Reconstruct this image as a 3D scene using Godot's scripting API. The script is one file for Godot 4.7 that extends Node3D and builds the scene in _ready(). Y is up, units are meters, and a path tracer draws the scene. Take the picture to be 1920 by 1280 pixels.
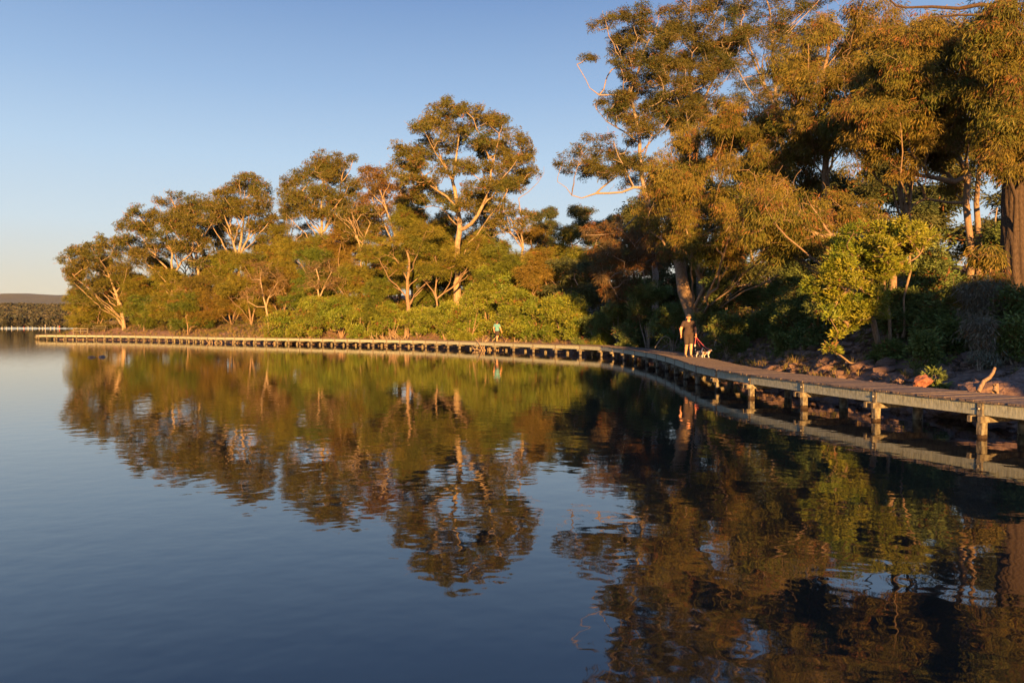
extends Node3D
# A still inlet at golden hour: a timber boardwalk curving along a wooded shore, two walkers, two dogs.

const F := 1400.0          # focal length of the photograph in its own pixels
const HY := 608.5          # row of the horizon
const EYE := 2.02          # camera above the water
const DECK := 0.67         # top of the deck above the water
const PITCH := 0.0225

var M := {}                # materials
var L := {}                # leaf sprigs
var rng := RandomNumberGenerator.new()
var used := {}
var shore := PackedVector2Array()      # shoreline, x and depth (depth = -z)
var edge := PackedVector2Array()       # near edge of the boardwalk
var gx0 := -110.0
var gd0 := -45.0
var gstep := 1.25
var gnx := 150
var gnd := 190
var gh := PackedFloat32Array()
var noise := FastNoiseLite.new()
var cam_basis := Basis()

class MB:
	var v := PackedVector3Array()
	var n := PackedVector3Array()
	var c := PackedColorArray()
	var i := PackedInt32Array()
	func tri(a: Vector3, b: Vector3, d: Vector3, out: Vector3) -> void:
		var k := v.size()
		var nn := (b - a).cross(d - a)
		if nn.dot(out) > 0.0:
			v.append(a); v.append(d); v.append(b)
		else:
			v.append(a); v.append(b); v.append(d)
			nn = -nn
		nn = nn.normalized()
		n.append(nn); n.append(nn); n.append(nn)
		i.append(k); i.append(k + 1); i.append(k + 2)
	func quad(a: Vector3, b: Vector3, d: Vector3, e: Vector3, out: Vector3) -> void:
		tri(a, b, d, out)
		tri(a, d, e, out)
	func box(t: Transform3D, s: Vector3, bev := 0.0) -> void:
		# box of size s with chamfered long edges
		var h := s * 0.5
		var b := bev
		var x := t.basis.x
		var y := t.basis.y
		var z := t.basis.z
		var o := t.origin
		if b <= 0.0:
			for ax in 3:
				for sg in [-1.0, 1.0]:
					var nrm: Vector3 = [x, y, z][ax] * sg
					var u: Vector3 = [y, z, x][ax] * h[(ax + 1) % 3]
					var w: Vector3 = [z, x, y][ax] * h[(ax + 2) % 3]
					var p: Vector3 = o + nrm * h[ax]
					quad(p - u - w, p + u - w, p + u + w, p - u + w, nrm)
			return
		# octagonal prism along z
		var ring := [Vector2(h.x - b, h.y), Vector2(h.x, h.y - b), Vector2(h.x, -h.y + b), Vector2(h.x - b, -h.y), Vector2(-h.x + b, -h.y), Vector2(-h.x, -h.y + b), Vector2(-h.x, h.y - b), Vector2(-h.x + b, h.y)]
		for k in 8:
			var p: Vector2 = ring[k]
			var q: Vector2 = ring[(k + 1) % 8]
			var m := (p + q) * 0.5
			var d2 := Vector2(q.y - p.y, p.x - q.x).normalized()
			if d2.dot(m) < 0.0: d2 = -d2
			var a0 := o + x * p.x + y * p.y
			var a1 := o + x * q.x + y * q.y
			quad(a0 - z * h.z, a1 - z * h.z, a1 + z * h.z, a0 + z * h.z, x * d2.x + y * d2.y)
		for sg in [-1.0, 1.0]:
			var ct: Vector3 = o + z * (h.z * sg)
			for k in 8:
				var p: Vector2 = ring[k]
				var q: Vector2 = ring[(k + 1) % 8]
				tri(ct, ct + x * p.x + y * p.y, ct + x * q.x + y * q.y, z * sg)
	func tube(pts: PackedVector3Array, rs: PackedFloat32Array, sides: int, cap := true, lump := 0.0) -> void:
		var m := pts.size()
		if m < 2: return
		var t0 := (pts[1] - pts[0]).normalized()
		var u := t0.cross(Vector3(0.31, 0.2, 0.93)).normalized()
		if u.length() < 0.1: u = Vector3.RIGHT
		var k0 := v.size()
		for a in m:
			var t := t0
			if a == m - 1: t = (pts[a] - pts[a - 1]).normalized()
			elif a > 0: t = (pts[a + 1] - pts[a - 1]).normalized()
			u = (u - t * u.dot(t)).normalized()
			var w := t.cross(u)
			for s in sides:
				var an := TAU * s / sides
				var nn := u * cos(an) + w * sin(an)
				var r := rs[a]
				if lump > 0.07: r *= 1.0 + 0.03 * sin(an * 3.0 + a * 0.3) - 0.075 * pow(absf(sin(an * 8.0 + 1.4 * sin(a * 0.9 + an * 2.0) + 0.8 * sin(a * 2.3))), 3.0)
				elif lump > 0.0: r *= 1.0 + lump * sin(an * 3.0 + a * 0.7) * sin(an * 5.0 + a * 0.31)
				v.append(pts[a] + nn * r)
				if lump > 0.07:
					var f0 := pow(absf(sin((an - 0.03) * 8.0 + 1.4 * sin(a * 0.9 + an * 2.0) + 0.8 * sin(a * 2.3))), 3.0)
					var f1 := pow(absf(sin((an + 0.03) * 8.0 + 1.4 * sin(a * 0.9 + an * 2.0) + 0.8 * sin(a * 2.3))), 3.0)
					n.append((nn + (w * cos(an) - u * sin(an)) * (f1 - f0) * 0.075 / 0.06).normalized())
				else: n.append(nn)
		for a in m - 1:
			for s in sides:
				var p := k0 + a * sides + s
				var q := k0 + a * sides + (s + 1) % sides
				i.append(p); i.append(p + sides); i.append(q)
				i.append(q); i.append(p + sides); i.append(q + sides)
		if cap:
			var e := k0 + (m - 1) * sides
			var kc := v.size()
			var tt := (pts[m - 1] - pts[m - 2]).normalized()
			v.append(pts[m - 1] + tt * rs[m - 1] * 0.6)
			n.append(tt)
			for s in sides:
				i.append(e + s); i.append(kc); i.append(e + (s + 1) % sides)
	func commit() -> ArrayMesh:
		var arr := []
		arr.resize(Mesh.ARRAY_MAX)
		arr[Mesh.ARRAY_VERTEX] = v
		if n.size() == v.size(): arr[Mesh.ARRAY_NORMAL] = n
		if c.size() == v.size(): arr[Mesh.ARRAY_COLOR] = c
		arr[Mesh.ARRAY_INDEX] = i
		var am := ArrayMesh.new()
		am.add_surface_from_arrays(Mesh.PRIMITIVE_TRIANGLES, arr)
		return am

# ---------------------------------------------------------------- naming
func numbered(called: String) -> String:
	if not used.has(called):
		used[called] = 0
		return called
	used[called] += 1
	return "%s_%03d" % [called, used[called]]

func tag(o: Node, label: String, category: String, group := "", kind := "") -> void:
	if label: o.set_meta("label", label)
	if category: o.set_meta("category", category)
	if group: o.set_meta("group", group)
	if kind: o.set_meta("kind", kind)

func thing(called: String, label: String, category: String, pos: Vector3, turn := 0.0, group := "") -> Node3D:
	var o := Node3D.new()
	o.name = numbered(called)
	add_child(o)
	o.position = pos
	o.rotation.y = turn
	tag(o, label, category, group)
	return o

func part(called: String, mesh: Mesh, mat: Material, parent: Node) -> MeshInstance3D:
	var o := MeshInstance3D.new()
	o.name = called
	o.mesh = mesh
	o.material_override = mat
	parent.add_child(o, true)
	return o

func top(called: String, mesh: Mesh, mat: Material) -> MeshInstance3D:
	var o := MeshInstance3D.new()
	o.name = numbered(called)
	o.mesh = mesh
	o.material_override = mat
	add_child(o)
	return o

# ---------------------------------------------------------------- places
func at(px: float, py: float, d: float) -> Vector3:
	return Vector3(0, EYE, 0) + cam_basis * (Vector3((px - 960.0) / F, (640.0 - py) / F, -1.0) * d)

func ground(x: float, d: float) -> float:
	var fx: float = clampf((x - gx0) / gstep, 0, gnx - 1.001)
	var fd: float = clampf((d - gd0) / gstep, 0, gnd - 1.001)
	var a := int(fx)
	var b := int(fd)
	var u := fx - a
	var w := fd - b
	var k := b * gnx + a
	return lerpf(lerpf(gh[k], gh[k + 1], u), lerpf(gh[k + gnx], gh[k + gnx + 1], u), w)

func on_ground(px: float, d: float, sink := 0.0) -> Vector3:
	var x := (px - 960.0) / F * d
	return Vector3(x, ground(x, d) - sink, -d)

func catmull(src: Array, n: int) -> PackedVector2Array:
	var out := PackedVector2Array()
	for k in src.size() - 1:
		var p0: Vector2 = src[maxi(k - 1, 0)]
		var p1: Vector2 = src[k]
		var p2: Vector2 = src[k + 1]
		var p3: Vector2 = src[mini(k + 2, src.size() - 1)]
		for j in n:
			out.append(p1.cubic_interpolate(p2, p0, p3, float(j) / n))
	out.append(src[src.size() - 1])
	return out

func sdist(p: Vector2) -> float:
	# signed distance to the shoreline, positive on land
	var best := 1e9
	var sg := 1.0
	for k in shore.size() - 1:
		var a := shore[k]
		var ab := shore[k + 1] - a
		var ap := p - a
		var t := clampf(ap.dot(ab) / ab.length_squared(), 0.0, 1.0)
		var q := ap - ab * t
		var d2 := q.length_squared()
		if d2 < best - 1e-7:
			best = d2
			sg = ab.cross(ap)
	return sqrt(best) * (1.0 if sg > 0.0 else -1.0)

# ---------------------------------------------------------------- materials
func noise_tex(freq: float, ramp: Array, seed_: int, size := 512, type := FastNoiseLite.TYPE_SIMPLEX_SMOOTH, octaves := 4, normal := false, strength := 4.0) -> NoiseTexture2D:
	var nz := FastNoiseLite.new()
	nz.noise_type = type
	nz.frequency = freq
	nz.seed = seed_
	nz.fractal_octaves = octaves
	var t := NoiseTexture2D.new()
	t.width = size
	t.height = size
	t.seamless = true
	t.noise = nz
	if normal:
		t.as_normal_map = true
		t.bump_strength = strength
	else:
		var g := Gradient.new()
		var offs := PackedFloat32Array()
		var cols := PackedColorArray()
		for e in ramp:
			offs.append(e[0])
			cols.append((e[1] as Color).linear_to_srgb())
		g.offsets = offs
		g.colors = cols
		t.color_ramp = g
	return t

func mat(called: String, col: Color, rough := 0.8, tex: Texture2D = null, scale := Vector3.ONE, nrm: Texture2D = null, nscale := 1.0, world := false) -> StandardMaterial3D:
	var m := StandardMaterial3D.new()
	m.resource_name = called
	m.albedo_color = col.linear_to_srgb()
	m.roughness = rough
	if tex or nrm:
		m.uv1_triplanar = true
		m.uv1_world_triplanar = world
		m.uv1_scale = scale
	if tex: m.albedo_texture = tex
	if nrm:
		m.normal_enabled = true
		m.normal_texture = nrm
		m.normal_scale = nscale
	M[called] = m
	return m

func make_materials() -> void:
	var W := Color(1, 1, 1)
	var n1 := noise_tex(0.02, [], 11, 512, FastNoiseLite.TYPE_SIMPLEX_SMOOTH, 5, true, 10.0)
	# bark: pale smooth gum with grey and tan patches
	var gum := noise_tex(0.012, [[0.0, Color(0.114, 0.083, 0.050)], [0.38, Color(0.220, 0.166, 0.104)], [0.6, Color(0.299, 0.237, 0.158)], [1.0, Color(0.387, 0.315, 0.216)]], 3)
	mat("gum_bark", W, 0.75, gum, Vector3(0.9, 0.35, 0.9), n1, 0.5)
	var brown := noise_tex(0.03, [[0.0, Color(0.020, 0.014, 0.010)], [0.45, Color(0.050, 0.035, 0.025)], [1.0, Color(0.101, 0.076, 0.055)]], 5)
	mat("rough_bark", W, 0.95, brown, Vector3(2.2, 0.45, 2.2), n1, 1.4)
	var grey := noise_tex(0.025, [[0.0, Color(0.12, 0.1, 0.085)], [0.5, Color(0.24, 0.2, 0.165)], [1.0, Color(0.38, 0.33, 0.28)]], 6)
	mat("grey_bark", W, 0.9, grey, Vector3(1.6, 0.4, 1.6), n1, 1.0)
	var tan_ := noise_tex(0.02, [[0.0, Color(0.1, 0.07, 0.045)], [0.5, Color(0.2, 0.145, 0.095)], [1.0, Color(0.32, 0.24, 0.165)]], 8)
	mat("tan_bark", W, 0.85, tan_, Vector3(1.5, 0.5, 1.5), n1, 0.8)
	# earth
	var dirt := noise_tex(0.018, [[0.0, Color(0.06, 0.038, 0.03)], [0.4, Color(0.125, 0.08, 0.065)], [0.6, Color(0.18, 0.12, 0.095)], [1.0, Color(0.3, 0.22, 0.17)]], 21, 1024, FastNoiseLite.TYPE_SIMPLEX_SMOOTH, 6)
	mat("earth", W, 1.0, dirt, Vector3(0.22, 0.22, 0.22), n1, 1.5, true)
	var rock := noise_tex(0.02, [[0.0, Color(0.063, 0.040, 0.033)], [0.45, Color(0.119, 0.076, 0.063)], [0.7, Color(0.175, 0.119, 0.096)], [1.0, Color(0.294, 0.238, 0.198)]], 23, 512, FastNoiseLite.TYPE_SIMPLEX_SMOOTH, 6)
	mat("rock", W, 0.9, rock, Vector3(0.7, 0.9, 0.7), n1, 1.5)
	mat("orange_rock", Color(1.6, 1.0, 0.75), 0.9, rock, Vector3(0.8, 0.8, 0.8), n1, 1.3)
	# timber
	var treated := noise_tex(0.012, [[0.0, Color(0.14, 0.145, 0.115)], [0.38, Color(0.22, 0.25, 0.205)], [0.6, Color(0.27, 0.31, 0.26)], [1.0, Color(0.33, 0.36, 0.3)]], 31, 512, FastNoiseLite.TYPE_SIMPLEX_SMOOTH, 6)
	mat("treated_timber", W, 0.85, treated, Vector3(2.4, 0.6, 2.4), n1, 0.5, true)
	var postc := noise_tex(0.014, [[0.0, Color(0.04, 0.03, 0.022)], [0.42, Color(0.11, 0.1, 0.075)], [0.65, Color(0.19, 0.185, 0.14)], [1.0, Color(0.3, 0.3, 0.24)]], 33, 512, FastNoiseLite.TYPE_SIMPLEX_SMOOTH, 6)
	mat("post_timber", W, 0.85, postc, Vector3(1.4, 0.8, 1.4), n1, 0.7, true)
	var plank := noise_tex(0.016, [[0.0, Color(0.06, 0.048, 0.042)], [0.5, Color(0.11, 0.09, 0.08)], [1.0, Color(0.18, 0.155, 0.14)]], 35, 512, FastNoiseLite.TYPE_SIMPLEX_SMOOTH, 6)
	mat("deck_timber", W, 0.9, plank, Vector3(0.9, 0.9, 0.9), n1, 0.6, true)
	mat("dark_timber", Color(0.06, 0.05, 0.04), 0.9)
	# leaves: the colour is in each sprig's tint
	var lm := mat("leaf", W, 0.55)
	lm.vertex_color_use_as_albedo = true
	lm.metallic_specular = 0.25
	lm.backlight = Color(0.35, 0.35, 0.35)
	var lg := mat("leaf_glossy", W, 0.42)
	lg.vertex_color_use_as_albedo = true
	lg.metallic_specular = 0.35
	lg.backlight = Color(0.4, 0.4, 0.4)
	var ln := mat("leaf_dull", W, 0.8)
	ln.vertex_color_use_as_albedo = true
	ln.metallic_specular = 0.15
	ln.backlight = Color(0.3, 0.3, 0.3)
	# far hills
	var far := noise_tex(0.03, [[0.0, Color(0.03, 0.04, 0.02)], [0.5, Color(0.07, 0.075, 0.035)], [1.0, Color(0.14, 0.12, 0.06)]], 41, 512, FastNoiseLite.TYPE_SIMPLEX_SMOOTH, 6)
	mat("far_wood", W, 1.0, far, Vector3(0.008, 0.008, 0.008), null, 1.0, true)
	# people, dogs, small things
	var v := mat("painted", W, 0.85)
	v.vertex_color_use_as_albedo = true
	mat("skin", Color(0.6, 0.3, 0.17), 0.6)
	mat("black_cloth", Color(0.045, 0.03, 0.027), 0.9)
	mat("brown_cloth", Color(0.042, 0.03, 0.027), 0.9)
	mat("aqua_cloth", Color(0.09, 0.27, 0.3), 0.9)
	mat("cap_cloth", Color(0.07, 0.06, 0.055), 0.9)
	mat("hair", Color(0.05, 0.03, 0.02), 0.7)
	mat("shoe", Color(0.3, 0.22, 0.12), 0.7)
	mat("pink_lead", Color(0.6, 0.12, 0.16), 0.6)
	mat("white_paint", Color(0.4, 0.39, 0.37), 0.6)
	mat("red_paint", Color(0.4, 0.05, 0.04), 0.5)
	mat("glass", Color(0.03, 0.04, 0.05), 0.08)
	mat("grey_metal", Color(0.35, 0.36, 0.37), 0.4)
	mat("board_paint", Color(0.45, 0.46, 0.42), 0.8, treated, Vector3(0.5, 2.0, 0.5))

# ---------------------------------------------------------------- leaves
func sprig(count: int, ln0: float, ln1: float, wid: float, spread: float, droop: float, seed_: int) -> ArrayMesh:
	var r := RandomNumberGenerator.new()
	r.seed = seed_
	var v := PackedVector3Array()
	for k in count:
		var az := r.randf() * TAU
		var dir := Vector3(cos(az), r.randf_range(-0.5, 0.7), sin(az)).normalized()
		var p := dir * spread * pow(r.randf(), 0.6)
		p.y *= 0.75
		var d := (dir * (1.0 - absf(droop)) + Vector3(r.randf_range(-0.35, 0.35), 0, r.randf_range(-0.35, 0.35)) + Vector3.DOWN * droop).normalized()
		var l := r.randf_range(ln0, ln1)
		var side := d.cross(Vector3(r.randf_range(-1, 1), r.randf_range(-1, 1), r.randf_range(-1, 1))).normalized()
		var up := d.cross(side)
		var w := l * wid
		var a := p
		var b := p + d * l * 0.45 + side * w * 0.5 + up * w * 0.16
		var c := p + d * l * 0.45 - side * w * 0.5 + up * w * 0.16
		var e := p + d * l - up * l * 0.1
		v.append(a); v.append(b); v.append(e)
		v.append(a); v.append(e); v.append(c)
	var arr := []
	arr.resize(Mesh.ARRAY_MAX)
	arr[Mesh.ARRAY_VERTEX] = v
	var am := ArrayMesh.new()
	am.add_surface_from_arrays(Mesh.PRIMITIVE_TRIANGLES, arr)
	return am

func make_leaves() -> void:
	L.gum_far = sprig(22, 0.16, 0.3, 0.34, 0.42, 0.25, 1)
	L.gum_near = sprig(28, 0.11, 0.2, 0.16, 0.3, 0.65, 2)
	L.gum_mid = sprig(24, 0.12, 0.22, 0.27, 0.32, 0.35, 3)
	L.mangrove = sprig(26, 0.1, 0.17, 0.5, 0.3, -0.25, 4)
	L.broad = sprig(22, 0.11, 0.19, 0.34, 0.2, -0.1, 5)
	L.needle = sprig(34, 0.22, 0.42, 0.085, 0.3, 0.35, 6)
	L.twig = sprig(26, 0.2, 0.45, 0.07, 0.25, 0.5, 7)
	L.shrub = sprig(24, 0.07, 0.14, 0.42, 0.24, 0.05, 8)
	L.grass = grass_tuft(26, 0.25, 0.6, 9)
	L.wood_far = sprig(90, 0.9, 2.0, 0.7, 3.6, -0.1, 10)

func grass_tuft(count: int, l0: float, l1: float, seed_: int) -> ArrayMesh:
	var r := RandomNumberGenerator.new()
	r.seed = seed_
	var v := PackedVector3Array()
	for k in count:
		var az := r.randf() * TAU
		var o := Vector3(cos(az), 0, sin(az))
		var p := o * r.randf() * 0.12
		var l := r.randf_range(l0, l1)
		var lean := r.randf_range(0.1, 0.6)
		var s := Vector3(-o.z, 0, o.x) * 0.009
		var m := p + Vector3.UP * l * 0.6 + o * l * lean * 0.35
		var e := p + Vector3.UP * l * (1.0 - lean * 0.35) + o * l * lean
		v.append(p - s); v.append(p + s); v.append(m + s)
		v.append(p - s); v.append(m + s); v.append(m - s)
		v.append(m - s); v.append(m + s); v.append(e)
	var arr := []
	arr.resize(Mesh.ARRAY_MAX)
	arr[Mesh.ARRAY_VERTEX] = v
	var am := ArrayMesh.new()
	am.add_surface_from_arrays(Mesh.PRIMITIVE_TRIANGLES, arr)
	return am

func multi(called: String, mesh: Mesh, m: Material, buf: PackedFloat32Array, parent: Node) -> MultiMeshInstance3D:
	var mm := MultiMesh.new()
	mm.transform_format = MultiMesh.TRANSFORM_3D
	mm.use_colors = true
	mm.mesh = mesh
	mm.instance_count = buf.size() / 16
	mm.buffer = buf
	var o := MultiMeshInstance3D.new()
	o.name = called
	o.multimesh = mm
	o.material_override = m
	parent.add_child(o, true)
	return o

func put(buf: PackedFloat32Array, b: Basis, p: Vector3, c: Color) -> void:
	buf.append_array(PackedFloat32Array([b.x.x, b.y.x, b.z.x, p.x, b.x.y, b.y.y, b.z.y, p.y, b.x.z, b.y.z, b.z.z, p.z, c.r, c.g, c.b, 1.0]))

# ---------------------------------------------------------------- trees
class Skel:
	var pos := PackedVector3Array()
	var par := PackedInt32Array()
	var rad := PackedFloat32Array()
	var fix := PackedFloat32Array()
	var chains: Array[PackedInt32Array] = []
	func stem(pts: Array, r0: float, r1: float, r: RandomNumberGenerator, wig: float, from := -1) -> void:
		# an explicit trunk or limb through the given points
		var ch := PackedInt32Array()
		var prev := from
		if from >= 0: ch.append(from)
		var tot := 0.0
		for k in pts.size() - 1: tot += (pts[k] as Vector3).distance_to(pts[k + 1])
		var run := 0.0
		for k in pts.size():
			var m := 1
			var a: Vector3 = pts[k]
			if k < pts.size() - 1:
				m = clampi(int(a.distance_to(pts[k + 1]) / 0.7), 1, 8)
			for j in m:
				var p := a
				if k < pts.size() - 1:
					var p0: Vector3 = pts[maxi(k - 1, 0)]
					var p3: Vector3 = pts[mini(k + 2, pts.size() - 1)]
					p = a.cubic_interpolate(pts[k + 1], p0, p3, float(j) / m)
				if k + j > 0: p += Vector3(r.randfn(), r.randfn() * 0.3, r.randfn()) * wig
				if from >= 0 and k == 0 and j == 0: continue
				var idx := pos.size()
				if prev >= 0: run += p.distance_to(pos[prev])
				pos.append(p)
				par.append(prev)
				rad.append(0.0)
				fix.append(lerpf(r0, r1, clampf(run / maxf(tot, 0.01), 0, 1)))
				ch.append(idx)
				prev = idx
		chains.append(ch)
	func nearest(p: Vector3) -> int:
		var best := 0
		var bc := 1e9
		for k in pos.size():
			var q := pos[k]
			var c := q.distance_squared_to(p)
			if c < bc:
				bc = c
				best = k
		return best
	func grow(target: Vector3, r: RandomNumberGenerator, wig: float, seg: float, upness: float, steep := 1.6) -> void:
		var best := 0
		var bc := 1e9
		for k in pos.size():
			var q := pos[k]
			var dd := q.distance_to(target)
			var c := dd + maxf(0.0, q.y - target.y + 0.35 * dd) * steep
			if c < bc:
				bc = c
				best = k
		var p0 := pos[best]
		var to := target - p0
		var ln := to.length()
		if ln < 0.02: return
		var dir := to / ln
		var t := dir
		if par[best] >= 0: t = (p0 - pos[par[best]]).normalized()
		var c1 := p0 + (t * 0.55 + dir * 0.7).normalized() * ln * 0.36
		var c2 := target - (Vector3.UP * upness + dir * (1.0 - upness)).normalized() * ln * 0.34
		var m := clampi(int(ln / seg) + 1, 2, 12)
		var ch := PackedInt32Array([best])
		var prev := best
		for j in range(1, m + 1):
			var f := float(j) / m
			var p := p0.bezier_interpolate(c1, c2, target, f)
			if j < m: p += Vector3(r.randfn(), r.randfn(), r.randfn()) * wig * ln / m
			var idx := pos.size()
			pos.append(p)
			par.append(prev)
			rad.append(0.0)
			fix.append(0.0)
			ch.append(idx)
			prev = idx
		chains.append(ch)
	func limb(target: Vector3, r: RandomNumberGenerator, n_stem: int, r0: float, r1: float, wig: float) -> void:
		# a visible limb from the trunk or a main stem, leaving low enough to climb
		var best := -1
		var bc := 1e9
		for k in range(1, n_stem):
			var q := pos[k]
			var dh := Vector2(q.x - target.x, q.z - target.z).length()
			var rise := target.y - q.y
			if rise < 0.3: continue
			var c := absf(rise - dh * 1.15) + 0.25 * q.distance_to(target) + r.randf() * 0.8
			if c < bc:
				bc = c
				best = k
		if best < 0: return
		var p0 := pos[best]
		var to := target - p0
		var ln := to.length()
		var t := (p0 - pos[par[best]]).normalized() if par[best] >= 0 else Vector3.UP
		var c1 := p0 + (t * 0.4 + to / ln).normalized() * ln * 0.35
		var c2 := target - (Vector3.UP * 0.35 + to / ln).normalized() * ln * 0.3
		var m := clampi(int(ln / 0.7) + 2, 4, 14)
		var ch := PackedInt32Array([best])
		var prev := best
		var drift := Vector3.ZERO
		for j in range(1, m + 1):
			var f := float(j) / m
			drift = drift * 0.6 + Vector3(r.randfn(), r.randfn() * 0.6, r.randfn()) * wig * ln / m
			var idx := pos.size()
			pos.append(p0.bezier_interpolate(c1, c2, target, f) + drift * (1.0 - f))
			par.append(prev)
			rad.append(0.0)
			fix.append(lerpf(r0, r1, pow(f, 0.7)))
			ch.append(idx)
			prev = idx
		chains.append(ch)
	func thicken(tip: float, e: float) -> void:
		var acc := PackedFloat32Array()
		acc.resize(pos.size())
		for k in range(pos.size() - 1, -1, -1):
			var rr := tip if acc[k] == 0.0 else pow(acc[k], 1.0 / e)
			rad[k] = maxf(rr, fix[k])
			if par[k] >= 0: acc[par[k]] += pow(rr, e)
	func mesh(into: MB, org: Vector3, lump: float) -> void:
		for ch in chains:
			if ch.size() < 2: continue
			var pts := PackedVector3Array()
			var rs := PackedFloat32Array()
			for k in ch:
				pts.append(pos[k] - org)
				rs.append(rad[k])
			if par[ch[0]] >= 0 or ch[0] != 0: rs[0] = minf(rs[0], rs[1] * 1.25)
			var sides := 4
			if rs[0] > 0.25: sides = 14 if lump < 0.07 else 64
			elif rs[0] > 0.1: sides = 9
			elif rs[0] > 0.04: sides = 6
			into.tube(pts, rs, sides, true, lump if rs[0] > 0.2 else 0.0)

func clumps(list: Array, d: float, dz: float, r: RandomNumberGenerator) -> Array:
	# list of [px, py, radius px] -> [[centre, radius]]
	var out := []
	for e in list:
		var dd := d + r.randf_range(-dz, dz)
		out.append([at(e[0], e[1], dd), float(e[2]) / F * dd])
	return out

func fill(cx: float, cy: float, rx: float, ry: float, n: int, rp: float, d: float, dz: float, r: RandomNumberGenerator) -> Array:
	var out := []
	for k in n:
		var a := r.randf() * TAU
		var q := sqrt(r.randf())
		var dd := d + r.randf_range(-dz, dz)
		out.append([at(cx + cos(a) * q * rx, cy + sin(a) * q * ry, dd), rp * r.randf_range(0.7, 1.25) / F * dd])
	return out

# style: leaf, leafmat, bark, c0, c1, spr (sprigs per square metre of puff), size, flat, tip, wig
func tree(called: String, label: String, category: String, group: String, stems: Array, cl: Array, st: Dictionary, seed_: int) -> Node3D:
	var r := RandomNumberGenerator.new()
	r.seed = seed_
	var sk := Skel.new()
	var base: Vector3 = stems[0][0][0]
	for k in stems.size():
		var s: Array = stems[k]
		var from := -1
		if k > 0 and (s[0][0] as Vector3).y > base.y + 0.25: from = sk.nearest(s[0][0])
		var thin: float = st.get("limb", 0.7)
		sk.stem(s[0], s[1] * (thin if k > 0 else st.get("bole", 0.75)), s[2] * thin * 0.8, r, st.get("stem_wig", 0.05), from)
	cl.sort_custom(func(a, b): return (a[0] as Vector3).distance_squared_to(base) < (b[0] as Vector3).distance_squared_to(base))
	var buf := PackedFloat32Array()
	var sub: int = st.get("sub", 5)
	var flat: float = st.get("flat", 0.55)
	var wig: float = st.get("wig", 0.22)
	var c0: Color = st.c0
	var c1: Color = st.c1
	var size: float = st.get("size", 1.0)
	var hang: float = st.get("hang", 0.0)
	var upn: float = st.get("up", 0.6)
	var n_stem := sk.pos.size()
	var fan: int = st.get("fan", 0)
	for k in mini(fan, cl.size()):
		var c: Array = cl[cl.size() - 1 - int(float(k) * cl.size() / fan)]
		var lr: float = st.get("fan_r", 0.09) * r.randf_range(0.6, 1.15)
		sk.limb(c[0] + Vector3(r.randfn() * 0.4, -0.2, r.randf_range(-0.2, 1.1)) * c[1], r, n_stem, lr, lr * 0.3, 0.3)
	for c in cl:
		sk.grow(c[0], r, wig, st.get("seg", 0.9), upn)
	for c in cl:
		var R: float = c[1]
		var ctr: Vector3 = c[0]
		var cc := c0.lerp(c1, r.randf()) * r.randf_range(0.72, 1.2)
		if r.randf() < 0.25: cc = Color(cc.r * 0.72, cc.g * 0.98, cc.b)
		for s in sub:
			var az := r.randf() * TAU
			var q := sqrt(r.randf())
			var p := ctr + Vector3(cos(az) * q * R, (r.randf_range(-0.3, 1.0) - q * 0.4) * R * flat, sin(az) * q * R)
			sk.grow(p - Vector3.UP * R * 0.15, r, wig, st.get("seg", 0.9) * 0.5, upn, 0.8)
			var pr: float = R * r.randf_range(0.4, 0.72) * st.get("puff", 1.0)
			var n := int(st.spr * pr * pr * 4.0) + 2
			for k in n:
				var dir := Vector3(r.randfn(), r.randfn() * 0.8 + 0.4, r.randfn()).normalized()
				var pp := p + dir * Vector3(1, flat + 0.2, 1) * pr * pow(r.randf(), 0.4)
				if hang > 0.0: pp.y -= hang * pr * r.randf() * 1.6
				var b := Basis.from_euler(Vector3(r.randfn() * 0.35, r.randf() * TAU, r.randfn() * 0.35)).scaled(Vector3.ONE * size * r.randf_range(0.7, 1.25))
				var col := cc.lerp(c1 if r.randf() > 0.5 else c0, 0.45) * r.randf_range(0.72, 1.28)
				if r.randf() < st.get("brown", 0.05): col = Color(0.17, 0.085, 0.035) * r.randf_range(0.6, 1.2)
				put(buf, b, pp - base, col)
	# bare twigs
	for k in int(st.get("bare", 0)):
		var c: Array = cl[r.randi() % cl.size()]
		var p: Vector3 = c[0] + Vector3(r.randfn(), r.randfn() * 0.6, r.randfn()).normalized() * c[1] * r.randf_range(0.9, 1.6)
		sk.grow(p, r, wig * 1.3, st.get("seg", 0.9) * 0.5, upn, 0.8)
	sk.thicken(st.get("tip", 0.02), st.get("pipe", 2.3))
	var o := thing(called, label, category, base, 0.0, group)
	var mb := MB.new()
	sk.mesh(mb, base, st.get("lump", 0.05))
	part("trunk" if st.get("trunk", true) else "stem", mb.commit(), M[st.bark], o)
	if buf.size() > 0:
		multi("crown" if st.get("trunk", true) else "foliage", L[st.leaf], M[st.leafmat], buf, o).set_meta("kind", "stuff")
	return o

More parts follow.
